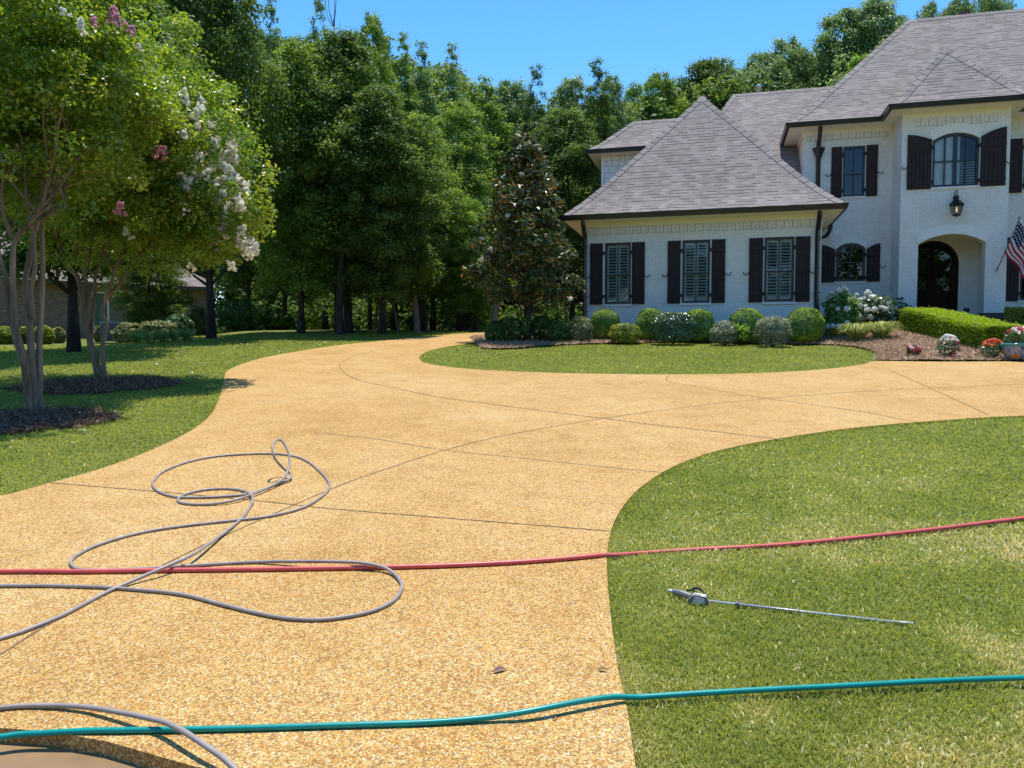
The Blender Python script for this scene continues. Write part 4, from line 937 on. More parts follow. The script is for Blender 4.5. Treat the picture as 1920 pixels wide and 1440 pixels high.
# px, distance, top, width, base, leaf, label
TREES = [
 (470, 31, 22, 150, 'broad1', 'lf_dark', 'tall dark tree rising beside the white blossoms, against the sky at left'),
 (535, 35, -12, 110, 'spire1', 'lf_blue', 'narrow pointed tree touching the picture top, left of the bare twigs'),
 (612, 34, -18, 110, 'spire2', 'lf_blue', 'dark narrow treetop cut by the top edge, with bare twigs at its side'),
 (565, 26, 95, 220, 'broad2', 'lf_mid', 'broad leafy tree on a thick dark trunk left of the slim leaning trunk'),
 (637, 26.5, 60, 250, 'broad3', 'lf_dark', 'large dark tree in the middle of the wood edge, on a grey slim trunk'),
 (695, 31, 28, 130, 'broad1', 'lf_mid', 'tree with two rounded tops on the skyline right of the bare twigs'),
 (742, 32, 56, 143, 'spire1', 'lf_mid', 'pointed green tree on the skyline sloping down above the driveway bend'),
 (717, 25.5, 175, 230, 'broad2', 'lf_dark', 'shady tree on the thickest dark trunk facing the driveway bend'),
 (778, 33, 66, 117, 'spire2', 'lf_mid', 'slender tree at the left foot of the skyline step'),
 (812, 32, 76, 117, 'spire1', 'lf_blue', 'slender pointed tree at the step where the skyline drops'),
 (868, 35, 84, 117, 'spire2', 'lf_blue', 'dark spire standing last before the open sky gap'),
 (790, 28, 215, 170, 'broad3', 'lf_mid', 'mid green tree above the pale low branches near the driveway'),
 (862, 31, 190, 190, 'broad1', 'lf_mid', 'round light tree left of the bronze magnolia, below the sky gap'),
 (890, 28.5, 375, 110, 'broad2', 'lf_lime', 'small bright yellowish green tree touching the magnolia on its left'),
 (930, 40, 148, 168, 'spire1', 'lf_mid', 'tree under the lowest part of the sky, behind the magnolia top'),
 (972, 42, 158, 168, 'broad3', 'lf_blue', 'dull green tree directly above the magnolia tip'),
 (1012, 39, 117, 112, 'spire2', 'lf_dark', 'thin dark spire between magnolia and house, first of a pair'),
 (1060, 42, 150, 154, 'broad1', 'lf_blue', 'rounded bluish tree between the two dark spires'),
 (1108, 39, 116, 140, 'spire1', 'lf_dark', 'thin dark spire left of the house roof, second of a pair'),
 (1142, 42, 152, 125, 'broad2', 'lf_blue', 'rounded tree just left of the narrow sky notch by the house'),
 (1072, 31, 212, 196, 'broad3', 'lf_dark', 'dark dense round tree with yellowish top beside the left eave'),
 (1196, 47, 165, 139, 'broad1', 'lf_mid', 'tree right of the narrow sky notch, above the low left roof', 'trees behind the house'),
 (1240, 46, 148, 170, 'broad2', 'lf_mid', 'green tree behind the left slope of the front wing roof', 'trees behind the house'),
 (1300, 48, 118, 186, 'broad3', 'lf_dark', 'dark rounded tree right behind the pointed wing roof', 'trees behind the house'),
 (1362, 49, 116, 186, 'broad1', 'lf_blue', 'bluish tree between the wing peak and the vent pipe', 'trees behind the house'),
 (1425, 50, 98, 186, 'broad2', 'lf_blue', 'pale bluish tree rising behind the vent pipe', 'trees behind the house'),
 (1475, 46, 72, 190, 'broad1', 'lf_blue', 'oak starting the high clump left of the main roof', 'trees behind the house'),
 (1552, 47, 36, 230, 'broad2', 'lf_blue', 'large oak in the middle of the clump left of the main roof', 'trees behind the house'),
 (1640, 46, 8, 220, 'broad3', 'lf_blue', 'highest oak touching the upper left end of the main ridge', 'trees behind the house'),
 (1592, 41, 112, 117, 'broad3', 'lf_lime', 'light green treetop low against the hip of the main roof', 'trees behind the house'),
 (1735, 49, 16, 139, 'oak2', 'lf_blue', 'small oak top peeping over the main ridge at its left', 'trees behind the house'),
 (1790, 49, 4, 150, 'broad2', 'lf_blue', 'oak top in the middle of the three above the main ridge', 'trees behind the house'),
 (1842, 49, -14, 139, 'oak2', 'lf_blue', 'dark oak top last to the right above the main ridge', 'trees behind the house'),
 (140, 18.3, -230, 330, 'broad1', 'lf_dark', 'old tree with thick black flared trunk between the two crape myrtles', W_, 'barkblack'),
 (398, 23.2, -190, 260, 'broad3', 'lf_dark', 'dark trunked tree behind the white blossoms', W_, 'barkblack'),
 (300, 46, -160, 220, 'broad2', 'lf_dark', 'tall dark tree behind the pink blossoms', W_),
 (395, 45, -120, 221, 'spire1', 'lf_mid', 'tall tree reaching out of the picture left of the first sky patch', W_),
 (200, 49, -220, 250, 'broad1', 'lf_dark', 'tall tree behind the neighbouring brick house', W_),
 (288, 27.5, 430, 150, 'broad2', 'lf_dark', 'low branched dark evergreen standing in front of the brick house wall', W_, 'barkblack'),
 (40, 50, -150, 320, 'oak1', 'lf_dark', 'wide tree at the far left beyond the brick house', W_),
]
for t in TREES:
    px, dep, top_, wd, bs, lf, lb = t[:7]
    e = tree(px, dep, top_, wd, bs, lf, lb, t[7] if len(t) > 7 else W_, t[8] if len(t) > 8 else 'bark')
    if px == 140: e.children[0].scale = (1.3, 1.3, 1)
# bare twigs beside the dark treetop
tw = empty('bare_tree', (X(632, 36), 36, gzf(X(632, 36), 36)), 0, 'leafless upright twigs standing against the sky beside a dark treetop', 'tree')
mb = MB(); H0 = P(632, -10, 36).z - tw.location.z
mb.tube([(0, 0, -.2), (.05, 0, H0 * .5), (0, 0, H0 * .8), (.1, 0, H0)], [.13, .09, .05, .012], 6)
for i in range(16):
    z = H0 * rnd.uniform(.62, .93); a = rnd.uniform(0, 6.28); L_ = rnd.uniform(.6, 1.5)
    mb.tube(smooth([(0, 0, z), (.35 * L_ * math.cos(a), .35 * L_ * math.sin(a), z + .4 * L_), (.5 * L_ * math.cos(a), .5 * L_ * math.sin(a), z + 1.1 * L_)], 3), [.022] * 3 + [.014] * 3 + [.006], 4, cap=False)
mb.build('trunk', M['bark'], tw, True)
# slim trunks inside the wood
for px, dep, hpy, r_, bk, lb in ((637, 25, 480, .11, 'bark', None), (655, 26, 470, .14, 'barkblack', None), (747, 27, 560, .05, 'barkpale', 'thin pale trunk left of the forked sapling in the wood'), (705, 28, 540, .04, 'barkpale', 'thinnest pale trunk beside the thickest dark trunk'),
        (783, 26.5, 540, .10, 'barkpale', 'pale flared sapling trunk near the driveway verge'), (799, 28, 540, .06, 'bark', 'slim grey trunk just right of the pale flared sapling'), (872, 29.5, 520, .12, 'bark', 'grey trunk left of the driveway end'), (897, 29.5, 540, .04, 'barkpale', 'thin straight pole trunk at the driveway end'), (925, 27.5, 530, .12, 'barkpale', 'smooth pale leaning trunk left of the magnolia')):
    x = X(px, dep); z0 = gzf(x, dep); h = P(px, hpy, dep).z - z0
    e = empty('sapling', (x, dep, z0), 0, lb or ('grey slim trunk left of the thick shady trunk' if px == 637 else 'black trunk touching the grey slim trunk'), 'tree', 'slim trunks inside the wood')
    mb = MB(); ln = .35 if px == 925 else rnd.uniform(-.25, .25)
    mb.tube([(0, 0, -.2), (0, 0, .12), (ln * .3, 0, h * .5), (ln, .1, h), (ln * 1.6, .2, h * 1.5)], [r_ * 1.7, r_ * 1.1, r_, r_ * .85, r_ * .4], 8)
    mb.build('trunk', M[bk], e, True)
    C = np.array([[ln * 1.3 + rnd.uniform(-.8, .8), rnd.uniform(-.7, .7), h * rnd.uniform(1.1, 1.6)] for _ in range(12)])
    a = clump_leaves(C, np.full(12, .5), 90, .15); link('crown', np_mesh('crown', *a[:2], M['lf_mid'], a[2]), e)
# the wood behind: one mass
rng = np.random.default_rng(5)
n = 3000; cx = rng.uniform(-34, 38, n); cyy = rng.uniform(43, 60, n) - .15 * np.minimum(cx, 0) + .12 * np.maximum(cx, 0); cyy = np.where((cx < -12) & (cyy < 51), cyy + 9, cyy); top_z = EYE + (650 - np.interp(cx / cyy * FPX + 960, [-200, 420, 470, 640, 760, 860, 900, 960, 1160, 1180, 1250, 1400, 1480, 1560, 1700, 1900], [-60, -20, 70, 80, 105, 125, 175, 185, 190, 205, 165, 140, 110, 80, 60, 40])) / FPX * cyy - gz(cx, cyy) - .8
cz = gz(cx, cyy) + top_z * (rng.random(n) ** .8); C = np.stack([cx, cyy, cz], 1)
nl_ = 700; lx = rng.uniform(-34, 10, nl_); ly = rng.uniform(40, 52, nl_) - .1 * lx; lk = ~((lx < -12) & (ly < 51)); lx, ly = lx[lk], ly[lk]
C = np.concatenate([C, np.stack([lx, ly, gz(lx, ly) + 4.5 * rng.random(len(lx))], 1)]); lx = rng.uniform(-36, -9, 500); ly = rng.uniform(52, 58, 500); C = np.concatenate([C, np.stack([lx, ly, gz(lx, ly) + 7 * rng.random(500)], 1)]); n = len(C)
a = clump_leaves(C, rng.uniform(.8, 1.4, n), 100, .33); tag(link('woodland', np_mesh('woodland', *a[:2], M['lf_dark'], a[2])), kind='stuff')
n = 1900; cx = rng.uniform(-45, 75, n); cyy = rng.uniform(-52, -36, n); C = np.stack([cx, cyy, gz(cx, cyy) + 17.5 * rng.random(n)], 1)
a = clump_leaves(C, rng.uniform(1, 2, n), 60, .7); tag(link('roadside_woodland', np_mesh('roadside_woodland', *a[:2], M['lf_dark'], a[2])), kind='stuff')
n = 420; cx = rng.uniform(-20, 3, n); cyy = rng.uniform(31, 43, n); C = np.stack([cx, cyy, gz(cx, cyy) + rng.random(n) ** 1.5 * 4.2 + .1], 1)
k = ~((cx < -13) & (cyy < 50)); C = C[k]; n = len(C)
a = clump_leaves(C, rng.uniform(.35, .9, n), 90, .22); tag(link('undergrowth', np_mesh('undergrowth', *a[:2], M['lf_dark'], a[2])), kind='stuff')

# ------------------------------------------------------------------ crape myrtles
def bloom_mesh(mat, r_=.085, n=200, L=.05, seed=1, zs=1.6):
    global rng; rng = np.random.default_rng(seed); d = rdir(n); p = d * (r_ * (.5 + .5 * rng.random(n) ** .5))[:, None] * [1, 1, zs]
    lump = 1 + .25 * np.sin(d[:, 0] * 7 + seed) * np.cos(d[:, 2] * 6); p *= lump[:, None]
    a = quads(p, unit(d + rdir(n) * .5), L * rng.uniform(.6, 1.3, n), .9, rng.random(n)); return np_mesh('blossom', *a[:2], mat, a[2])
def panicle(mat, seed):
    'loose cone of crinkled flower tufts'
    global rng; rng = np.random.default_rng(seed); m_ = 11; t = rng.random(m_); a = rng.uniform(0, 6.283, m_); r_ = .10 * (1 - t * .6) * rng.uniform(.5, 1.1, m_)
    C = np.stack([r_ * np.cos(a), r_ * np.sin(a), -.08 + .20 * t], 1); n = m_ * 24; i = np.repeat(np.arange(m_), 24); d = rdir(n); p = C[i] + d * (.038 * rng.uniform(.4, 1.1, n))[:, None]
    b = quads(p, unit(d + rdir(n) * .6), .046 * rng.uniform(.6, 1.3, n), .9, rng.random(n)); return np_mesh('blossom', *b[:2], mat, b[2])
WB = [panicle(M['white_bloom'], i) for i in range(3)]; PB = [panicle(M['pink_bloom'], 9 + i) for i in range(2)]
def crape(base_px, dep, trunks, ells, nclump, npc, seed, label, blooms, Lf=.066, rad0=.075):
    global rng; rng = np.random.default_rng(seed)
    bx, by = G(*base_px); z0 = gzf(bx, by); e = empty('crape_myrtle', (bx, by, z0), 0, label, 'tree', 'crape myrtles on the left lawn'); O = Vector((bx, by, z0))
    # clumps inside the crown ellipsoids
    Cs = []; Rs = []
    for (px, py, dd, rx, rz, frac) in ells:
        m_ = int(nclump * frac); c = np.array(P(px, py, dep + dd)); d = rdir(m_); q = (.25 + .75 * rng.random(m_) ** .5)
        lob = 1 + .17 * np.sin(4 * d[:, 0] + seed) * np.sin(5 * d[:, 2]) + .1 * np.sin(9 * d[:, 1] + seed)
        Cs.append(c + d * (q * lob)[:, None] * [rx, rx, rz]); Rs.append(rng.uniform(.2, .42, m_))
        m2 = m_ // 3; d = rdir(m2); Cs.append(c + d * rng.uniform(1.02, 1.2, m2)[:, None] * [rx, rx, rz]); Rs.append(rng.uniform(.10, .2, m2))
    C = np.concatenate(Cs); Rr = np.concatenate(Rs)
    mb = MB(); ends = []
    for ti, pts in enumerate(trunks):
        y_ = rnd.uniform(-.18, .18); q = []
        for i, (px, py) in enumerate(pts): q.append(P(px, py, dep + y_ * min(1, i * .5)) - O)
        q[0] = Vector((q[0].x, q[0].y, q[0].z - .03)) if ti < 3 else q[0]
        s = smooth(q, 5); k = len(s); r0 = rad0 * rnd.uniform(.8, 1.1)
        rr_ = [r0 * ((1.25 if ti < 3 else .55) if i < 2 else 1 if ti < 3 else .8) * (1 - .55 * i / (k - 1)) for i in range(k)]; mb.tube(s, rr_, 9); ends.append((s[-1], rr_[-1]))
        # limbs grow on from each trunk top to clumps
        dist = np.linalg.norm(C - np.array(s[-1] + O), axis=1); pick = rng.choice(np.argsort(dist)[:70], 9, False)
        for j in pick:
            t_ = Vector(C[j]) - O; b = s[-1] if rng.random() < .6 else s[int(k * rng.uniform(.7, .95))]
            m1 = b.lerp(t_, .35) + Vector((rnd.uniform(-.12, .12), rnd.uniform(-.12, .12), .12)); m2 = b.lerp(t_, .7) + Vector((rnd.uniform(-.1, .1), rnd.uniform(-.1, .1), .08))
            mb.tube(smooth([b, m1, m2, t_], 3), list(np.linspace(rr_[-1] * .75, .006, 10)), 6, cap=False)
    mb.build('trunk', M['barkcrape'], e, True)
    V, F, T = clump_leaves(C - np.array(O), Rr, np.maximum(14, npc * np.clip(Rr / .31, 0, 1.2) ** 2).astype(int), Lf, .5, .55, .35, .7, .7, rng.normal(.5, .2, len(C)))
    # leaves cut away so sun reaches the flower heads and the viewer sees them
    Q = V.reshape(-1, 4, 3).mean(1); keep = np.ones(len(Q), bool)
    for px, py, dd, kind, s_ in blooms:
        b = np.array(P(px, py, dep + dd) - O)
        for dv, ln, rr_ in ((np.array(SV), 2.5, .10), (np.array([-b[0] * 0 - (O.x + b[0]), -(O.y + b[1]), EYE - O.z - b[2]]), 2.0, .075)):
            dv = dv / np.linalg.norm(dv); t = (Q - b) @ dv; dist = np.linalg.norm(Q - b - t[:, None] * dv, axis=1)
            keep &= ~((t > -.05) & (t < ln) & (dist < rr_))
    k4 = np.repeat(keep, 4); V, T = V[k4], T[k4]; F = np.arange(len(V)).reshape(-1, 4)
    link('crown', np_mesh('crown', V, F, M['lf_crape'], T), e)
    for i, (px, py, dd, kind, s) in enumerate(blooms):
        o = link('blossom', (WB if kind == 'w' else PB)[i % (3 if kind == 'w' else 2)], e); o.location = P(px, py, dep + dd) - O; o.scale = (s, s, s); o.rotation_euler = (rnd.uniform(-.5, .5), rnd.uniform(-.5, .5), rnd.uniform(0, 6))
    return e
tr1 = [[(58, 778), (50, 715), (42, 665), (28, 610), (25, 554), (24, 493), (28, 452), (52, 420), (75, 390), (95, 320)],
       [(74, 778), (74, 700), (74, 638), (79, 540), (80, 493), (79, 430), (80, 388), (110, 320), (135, 280)],
       [(66, 775), (60, 680), (56, 610), (47, 540), (53, 500), (61, 457), (72, 415), (97, 402), (122, 388)],
       [(52, 715), (40, 670), (30, 640), (20, 590), (14, 530), (0, 480), (-20, 400)], [(48, 700), (37, 660), (27, 625), (10, 560), (-8, 500), (-40, 430), (-70, 350)],
       [(28, 452), (14, 425), (4, 380), (8, 300)], [(62, 600), (58, 545), (66, 500), (62, 440), (50, 380), (48, 300)]]
tr2 = [[(184, 714), (175, 670), (167, 638), (172, 610), (178, 554), (180, 513), (200, 471), (215, 420)],
       [(186, 700), (172, 650), (161, 610), (155, 554), (144, 518), (130, 504), (117, 471), (100, 420)],
       [(197, 714), (192, 652), (200, 610), (192, 588), (197, 560), (211, 521), (228, 480), (240, 430)],
       [(196, 565), (208, 548), (222, 535), (244, 499), (264, 477), (300, 440)], [(160, 585), (165, 545), (158, 510), (170, 470), (165, 420)]]
wb = [(342, 183), (378, 187), (372, 208), (395, 186 + 50), (345, 252), (373, 240), (405, 262), (403, 275), (430, 282), (437, 270), (418, 300), (420, 312), (385, 290), (372, 297), (362, 330), (385, 330), (400, 345), (352, 347), (428, 325), (440, 330), (418, 362), (430, 385), (447, 375), (450, 388), (350, 398), (420, 402), (415, 425), (452, 432), (422, 446), (449, 456), (468, 459), (474, 470), (432, 498), (358, 507), (240, 438), (455, 350), (395, 318), (410, 340), (436, 300), (364, 225), (408, 378), (338, 330), (462, 480), (400, 460)]
BL2 = [(px, py, rnd.uniform(-1.0, .4) if px < 400 else rnd.uniform(-.6, .2), 'w', rnd.uniform(.75, 1.25)) for px, py in wb] + [(px, py, -1.3, 'p', rnd.uniform(.8, 1.2)) for px, py in ((278, 227), (225, 394), (300, 290))]
BL1 = [(px, py, dd, k, s * .62) for px, py, dd, k, s in ((215, 25, -.2, 'p', .9), (223, 40, -.4, 'p', 1.0), (245, 58, -.2, 'p', .8), (178, 42, -.6, 'p', .7), (122, 24, -1.2, 'w', .7), (152, 42, -1.0, 'w', .7), (155, 58, -1.0, 'w', .7), (262, 90, 0, 'w', .6), (210, 38, -.1, 'p', .8))]
crape((66, 776), 9.35, tr1, [(40, 110, .2, 1.45, 1.7, .5), (-120, 140, .6, 1.6, 1.6, .25), (150, 190, 1.2, 1.0, 1.1, .25)], 560, 170, 201, 'nearest crape myrtle with clustered pale trunks at the left edge', BL1, .064, .047)
crape((190, 713), 12.6, tr2, [(222, 260, 0, 1.65, 2.0, .42), (370, 330, -.2, .95, 1.3, .22), (330, 190, .3, .9, 1.1, .12), (392, 420, -.1, .72, .6, .10), (110, 330, .3, 1.3, 1.3, .15)], 680, 165, 202, 'crape myrtle heavy with white blossoms, second from the left edge', BL2, .07, .05)

# ------------------------------------------------------------------ magnolia
rng = np.random.default_rng(301)
mx_, my_ = X(988, 21.7), 21.7; mz = gzf(mx_, my_) + .05
mag = empty('magnolia_tree', (mx_, my_, mz), 0, 'bronze leaved magnolia with a few white flowers beside the house corner', 'tree')
n = 230; t = rng.random(n) ** 1.1; zz = 1.15 + 4.35 * t; pr = np.interp(zz, [1.0, 1.7, 2.75, 3.6, 4.4, 5.0, 5.4], [1.0, 1.36, 1.36, 1.16, .88, .55, .2]); a_ = rng.uniform(0, 6.283, n); q = np.sqrt(rng.uniform(.1, 1, n)) * (1 + .24 * np.sin(3 * a_ + zz * 2.5) * np.sin(zz * 3.1 + a_))
C = np.stack([pr * q * np.cos(a_) - .06, pr * q * np.sin(a_), zz], 1)
V, F, T = clump_leaves(C, rng.uniform(.2, .42, n), 72, .15, .42, .35, .6, .7, .9, rng.normal(.42, .2, n), .5)
link('crown', np_mesh('crown', V, F, M['lf_mag'], T), mag)
mb = MB(); mb.tube([(0, 0, -.1), (0, 0, .1), (.02, 0, .8), (-.02, .03, 2), (0, 0, 3.6), (0, 0, 5.1)], [.17, .125, .11, .085, .05, .015], 9)
for i in rng.choice(n, 40, False):
    c = Vector(C[i]); b = Vector((0, 0, max(.75, c.z - .55 * math.hypot(c.x, c.y) - .1))); mb.tube([b, b.lerp(c, .5) - Vector((0, 0, .06)), c], [.03, .02, .008], 5, cap=False)
mb.build('trunk', M['bark'], mag, True)
MBm = bloom_mesh(M['white_bloom'], .085, 26, .13, 77, .6)
for px, py, dd in ((952, 404, -1.2), (1003, 457, -1.3), (920, 467, -1.0), (903, 488, -.7), (978, 327, -.7), (1070, 560, -.9)):
    o = link('flower', MBm, mag); o.location = P(px, py, 21.7 + dd) - mag.location; o.scale = (.7,) * 3; o.rotation_euler = (rnd.uniform(-.6, .6), rnd.uniform(-.6, .6), 0)

# ------------------------------------------------------------------ shrubs
def shrub_mesh(rx, ry, rz, n, L, mat, seed, box=2.0, rough=.05, asp=.6, loose=.12, up=.4):
    'leaf shell over a rounded body standing on z = 0'
    global rng; rng = np.random.default_rng(seed); d = rdir(n)
    e = (np.abs(d) ** box).sum(1) ** (-1 / box); f = d * e[:, None]
    bump = 1 + rough * (np.sin(7 * d[:, 0] + seed) * np.sin(6 * d[:, 1] + 2 * seed) + np.sin(9 * d[:, 2] + seed)) + loose * (rng.random(n) ** 2 * .8 - .55)
    p = f * bump[:, None] * [rx, ry, rz] + [0, 0, rz * .97]; k = p[:, 2] > .02; p, d = p[k], d[k]; n = len(p)
    tone = np.clip(.45 + .16 * np.sin(5 * d[:, 0] + 3 * seed) * np.sin(4 * d[:, 2] + seed) + rng.normal(0, .2, n), 0, 1)
    V, F, T = quads(p, unit(d * .8 + rdir(n) * .7 + [0, 0, up]), L * rng.uniform(.6, 1.4, n), asp, tone)
    return np_mesh('foliage', V, F, mat, T)
def stems(rx, rz, n=7, r_=.012, mat='bark', seed=0):
    mb = MB(); q = random.Random(seed)
    for i in range(n):
        a = q.uniform(0, 6.28); s = q.uniform(.2, .75); mb.tube([(0.03 * math.cos(a), .03 * math.sin(a), -.05), (rx * s * .5 * math.cos(a), rx * s * .5 * math.sin(a), rz * .7), (rx * s * math.cos(a), rx * s * math.sin(a), rz * 1.5)], [r_, r_ * .8, r_ * .4], 5)
    return mb
def shrub(name, px, dep, wpx, toppy, mat, label, group, n=5200, L=.05, box=2.0, rough=.04, loose=.1, asp=.6, depth=1.0, seed=None, zadd=.03, up=.4):
    x = X(px, dep); z0 = gzf(x, dep) + zadd; rx = wpx / 2 / FPX * dep; rz = (P(px, toppy, dep).z - z0) / 2
    e = empty(name, (x, dep, z0), 0, label, 'shrub', group); sd_ = seed or int(px)
    link('foliage', shrub_mesh(rx, rx * depth, rz, n, L, M[mat], sd_, box, rough, asp, loose, up), e)
    stems(rx, rz, 8, .016, 'bark', sd_).build('stem', M['bark'], e, True); return e
BX = 'clipped boxwood balls along the wing wall'
def wd_(px): return 1 / (.04264 + 7.73e-6 * (px - 1093)) - 1.25
for px, w_, tp, lb in ((1134, 54, 579, 'clipped boxwood ball under the left window of the wing, nearest the corner'), (1219, 53, 578, 'boxwood ball half hidden by the square glossy shrub, on its left'), (1309, 55, 578, 'boxwood ball emerging on the right of the square glossy shrub'), (1399, 62, 577, 'boxwood ball behind the large leaved plant, left of the right window'), (1507, 68, 577, 'largest boxwood ball, under the right shutter beside the downspout')):
    shrub('boxwood_ball', px, wd_(px), w_, tp, 'lf_box', lb, BX, 8500, .042, 2.3, .026, .08, .65)
FR = 'front row of low shrubs in the mulch'
shrub('low_shrub', 1087, 21.3, 47, 594, 'lf_var', 'pale variegated round shrub between the dark balls and the first boxwood', FR, 4200, .05, 2.3, .04, .12)
shrub('low_shrub', 1171, 20.9, 60, 605, 'lf_yel', 'low yellow green mound in front of the gap between two boxwoods', FR, 3800, .055, 2, .06, .2)
shrub('low_shrub', 1262, 20.6, 77, 586, 'lf_gloss', 'square dark glossy shrub with pale flecks below the middle window', FR, 6500, .06, 3.2, .03, .1, .6, .7, zadd=.08)
shrub('low_shrub', 1357, 20.4, 50, 603, 'lf_grey', 'small loose grey shrub left of the large leaved plant', FR, 3000, .05, 2, .09, .35)
shrub('low_shrub', 1448, 19.9, 61, 591, 'lf_grey', 'taller grey green shrub leaning beside the largest boxwood', FR, 4200, .05, 2.2, .08, .3)
DK = 'dark clipped shrubs under the magnolia'
shrub('dark_shrub', 929, 21.3, 38, 602, 'lf_boxd', 'dark clipped shrub at the left end of the bed, overhanging the lawn', DK, 4200, .05, 2.6, .04, .12)
shrub('dark_shrub', 957, 21.5, 48, 595, 'lf_boxd', 'dark clipped shrub second from the bed end, left of the magnolia trunk', DK, 4800, .05, 2.6, .04, .12)
shrub('dark_shrub', 1016, 21.9, 44, 591, 'lf_boxd', 'dark shrub right behind the magnolia trunk', DK, 4200, .05, 2.4, .04, .12)
shrub('dark_shrub', 1047, 21.2, 42, 600, 'lf_boxd', 'dark round shrub between the magnolia and the variegated shrub', DK, 4200, .05, 2.4, .04, .12)
def leafy(name, px, dep, h, n, L, mat, label, blooms=0, bm=None, spread=.5, wl=.35, cat='plant', group=None, zadd=.03):
    'upright leafy stems'
    x = X(px, dep); z0 = gzf(x, dep) + zadd; e = empty(name, (x, dep, z0), 0, label, cat, group); q = random.Random(int(px * 3)); mb = MB(); pts = []
    for i in range(n):
        a = q.uniform(0, 6.28); s = spread * math.sqrt(q.random()); tip = Vector((s * math.cos(a), s * math.sin(a), h * q.uniform(.55, 1) * (1 - .35 * (s / spread) ** 2)))
        mb.tube([(tip.x * .3, tip.y * .3, -.03), tip.lerp(Vector((tip.x * .3, tip.y * .3, 0)), .4), tip], [.009, .007, .004], 4)
        for j in range(9): pts.append((tip * q.uniform(.3, 1.0), tip))
    mb.build('stem', M['lf_olive'] if False else M['bark'], e, True)
    p = np.array([a for a, b in pts]); nn = len(p); out = unit(p * [1, 1, 0] + rng.normal(0, .35, (nn, 3)) + [0, 0, .35]); p = p + out * L * .45
    nrm = unit(np.cross(out, np.cross(out, [0, 0, 1.0])) * -1 + rng.normal(0, .3, (nn, 3))); nrm = nrm * np.sign(nrm[:, 2:3] + 1e-6)
    V, F, T = quads(p, nrm, L * rng.uniform(.7, 1.3, nn), wl, np.clip(rng.normal(.5, .22, nn), 0, 1), .2, out)
    link('foliage', np_mesh('foliage', V, F, M[mat], T), e); return e
leafy('large_leaved_plant', 1386, 20.3, .62, 7, .24, 'lf_lime', 'bright large leaved plant standing up between boxwood and grey shrub', spread=.16, wl=.3)
leafy('oleander', 985, 21.2, .95, 10, .13, 'lf_lime', 'light green stem plant with pale lilac blooms left of the magnolia trunk', spread=.2)
# hydrangeas
HB = [bloom_mesh(M['white_bloom'], .066, 170, .045, 40 + i, .85) for i in range(3)]
def hydrangea(px, dep, wpx, toppy, label, blooms, mat='lf_hyd', n=1500):
    x = X(px, dep); z0 = gzf(x, dep) + .03; e = empty('hydrangea', (x, dep, z0), 0, label, 'shrub', 'white hydrangeas by the wall'); rx = wpx / 2 / FPX * dep; rz = (P(px, toppy, dep).z - z0) / 2
    link('foliage', shrub_mesh(rx, rx * .8, rz, n, .13, M[mat], int(px), 2.3, .08, .62, .45, .7), e)
    stems(rx, rz, 12, .01, 'bark', 3).build('stem', M['bark'], e, True)
    for i, (bx, by_, dd, s) in enumerate(blooms):
        o = link('bloom', HB[i % 3], e); o.location = P(bx, by_, dep + dd) - e.location; o.scale = (s,) * 3; o.rotation_euler = (rnd.uniform(-.4, .4), rnd.uniform(-.4, .4), rnd.uniform(0, 6))
hydrangea(1574, 21.2, 60, 545, 'tall sunlit hydrangea with white heads beside the wing corner', [(1583, 539, -.1, 1.0), (1573, 544, -.25, 1.2), (1562, 549, -.1, .8), (1587, 579, -.45, 1.2), (1571, 579, -.5, .8), (1558, 548, 0, .6), (1552, 612, -.4, 1.0), (1561, 611, -.5, 1.0), (1572, 612, -.5, 1.15), (1588, 605, -.45, 1.0)])
hydrangea(1640, 22.1, 110, 558, 'wide shaded hydrangea with white heads in the angle of the wall', [(1627, 549, -.2, 1.35), (1634, 557, -.4, 1.05), (1613, 562, -.5, .95), (1613, 572, -.55, 1.0), (1607, 553, -.1, .8), (1620, 559, -.5, .7), (1657, 568, -.3, 1.1), (1667, 569, -.45, 1.0), (1653, 576, -.6, 1.0), (1668, 577, -.6, 1.0), (1678, 579, -.55, 1.1), (1626, 581, -.75, 1.1), (1639, 580, -.75, 1.2), (1660, 580, -.7, 1.05), (1670, 587, -.6, 1.0), (1631, 594, -.75, 1.15), (1611, 592, -.75, .9), (1675, 597, -.6, 1.0), (1662, 566, -.2, .9)], 'lf_gloss', 2300)
def tuft(px, dep, r_, h, label, seed, mat='lf_lir', n=260, name='liriope_clump', group='grassy clumps before the hydrangeas'):
    q = np.random.default_rng(seed); x = X(px, dep); z0 = gzf(x, dep) + .03; V = []; F = []; T = []
    e = empty(name, (x, dep, z0), 0, label, 'plant', group)
    for i in range(n):
        a = q.uniform(0, 6.283); R_ = r_ * q.uniform(.3, 1.1); H_ = h * q.uniform(.6, 1.1); wv = .009; d = np.array([math.cos(a), math.sin(a), 0]); s = np.array([-d[1], d[0], 0]) * wv; t0 = q.random(); st = q.uniform(.0, .12) * d * 1.5
        pr = [st, st + d * R_ * .3 + [0, 0, H_ * .75], st + d * R_ * .68 + [0, 0, H_], st + d * R_ + [0, 0, H_ * .62]]
        o = len(V)
        for k, p_ in enumerate(pr): V += [p_ - s * (1, 1, .8, .15)[k], p_ + s * (1, 1, .8, .15)[k]]; T += [t0, t0]
        F += [(o + 2 * k, o + 2 * k + 1, o + 2 * k + 3, o + 2 * k + 2) for k in range(3)]
    link('blades', np_mesh('blades', np.array(V), np.array(F), M[mat], np.array(T)), e); return e
tuft(1606, 19.9, .52, .44, 'pale striped grassy clump in front of the tall hydrangea', 1, n=330); tuft(1649, 20.0, .50, .42, 'pale striped grassy clump in front of the wide hydrangea', 2, n=300)
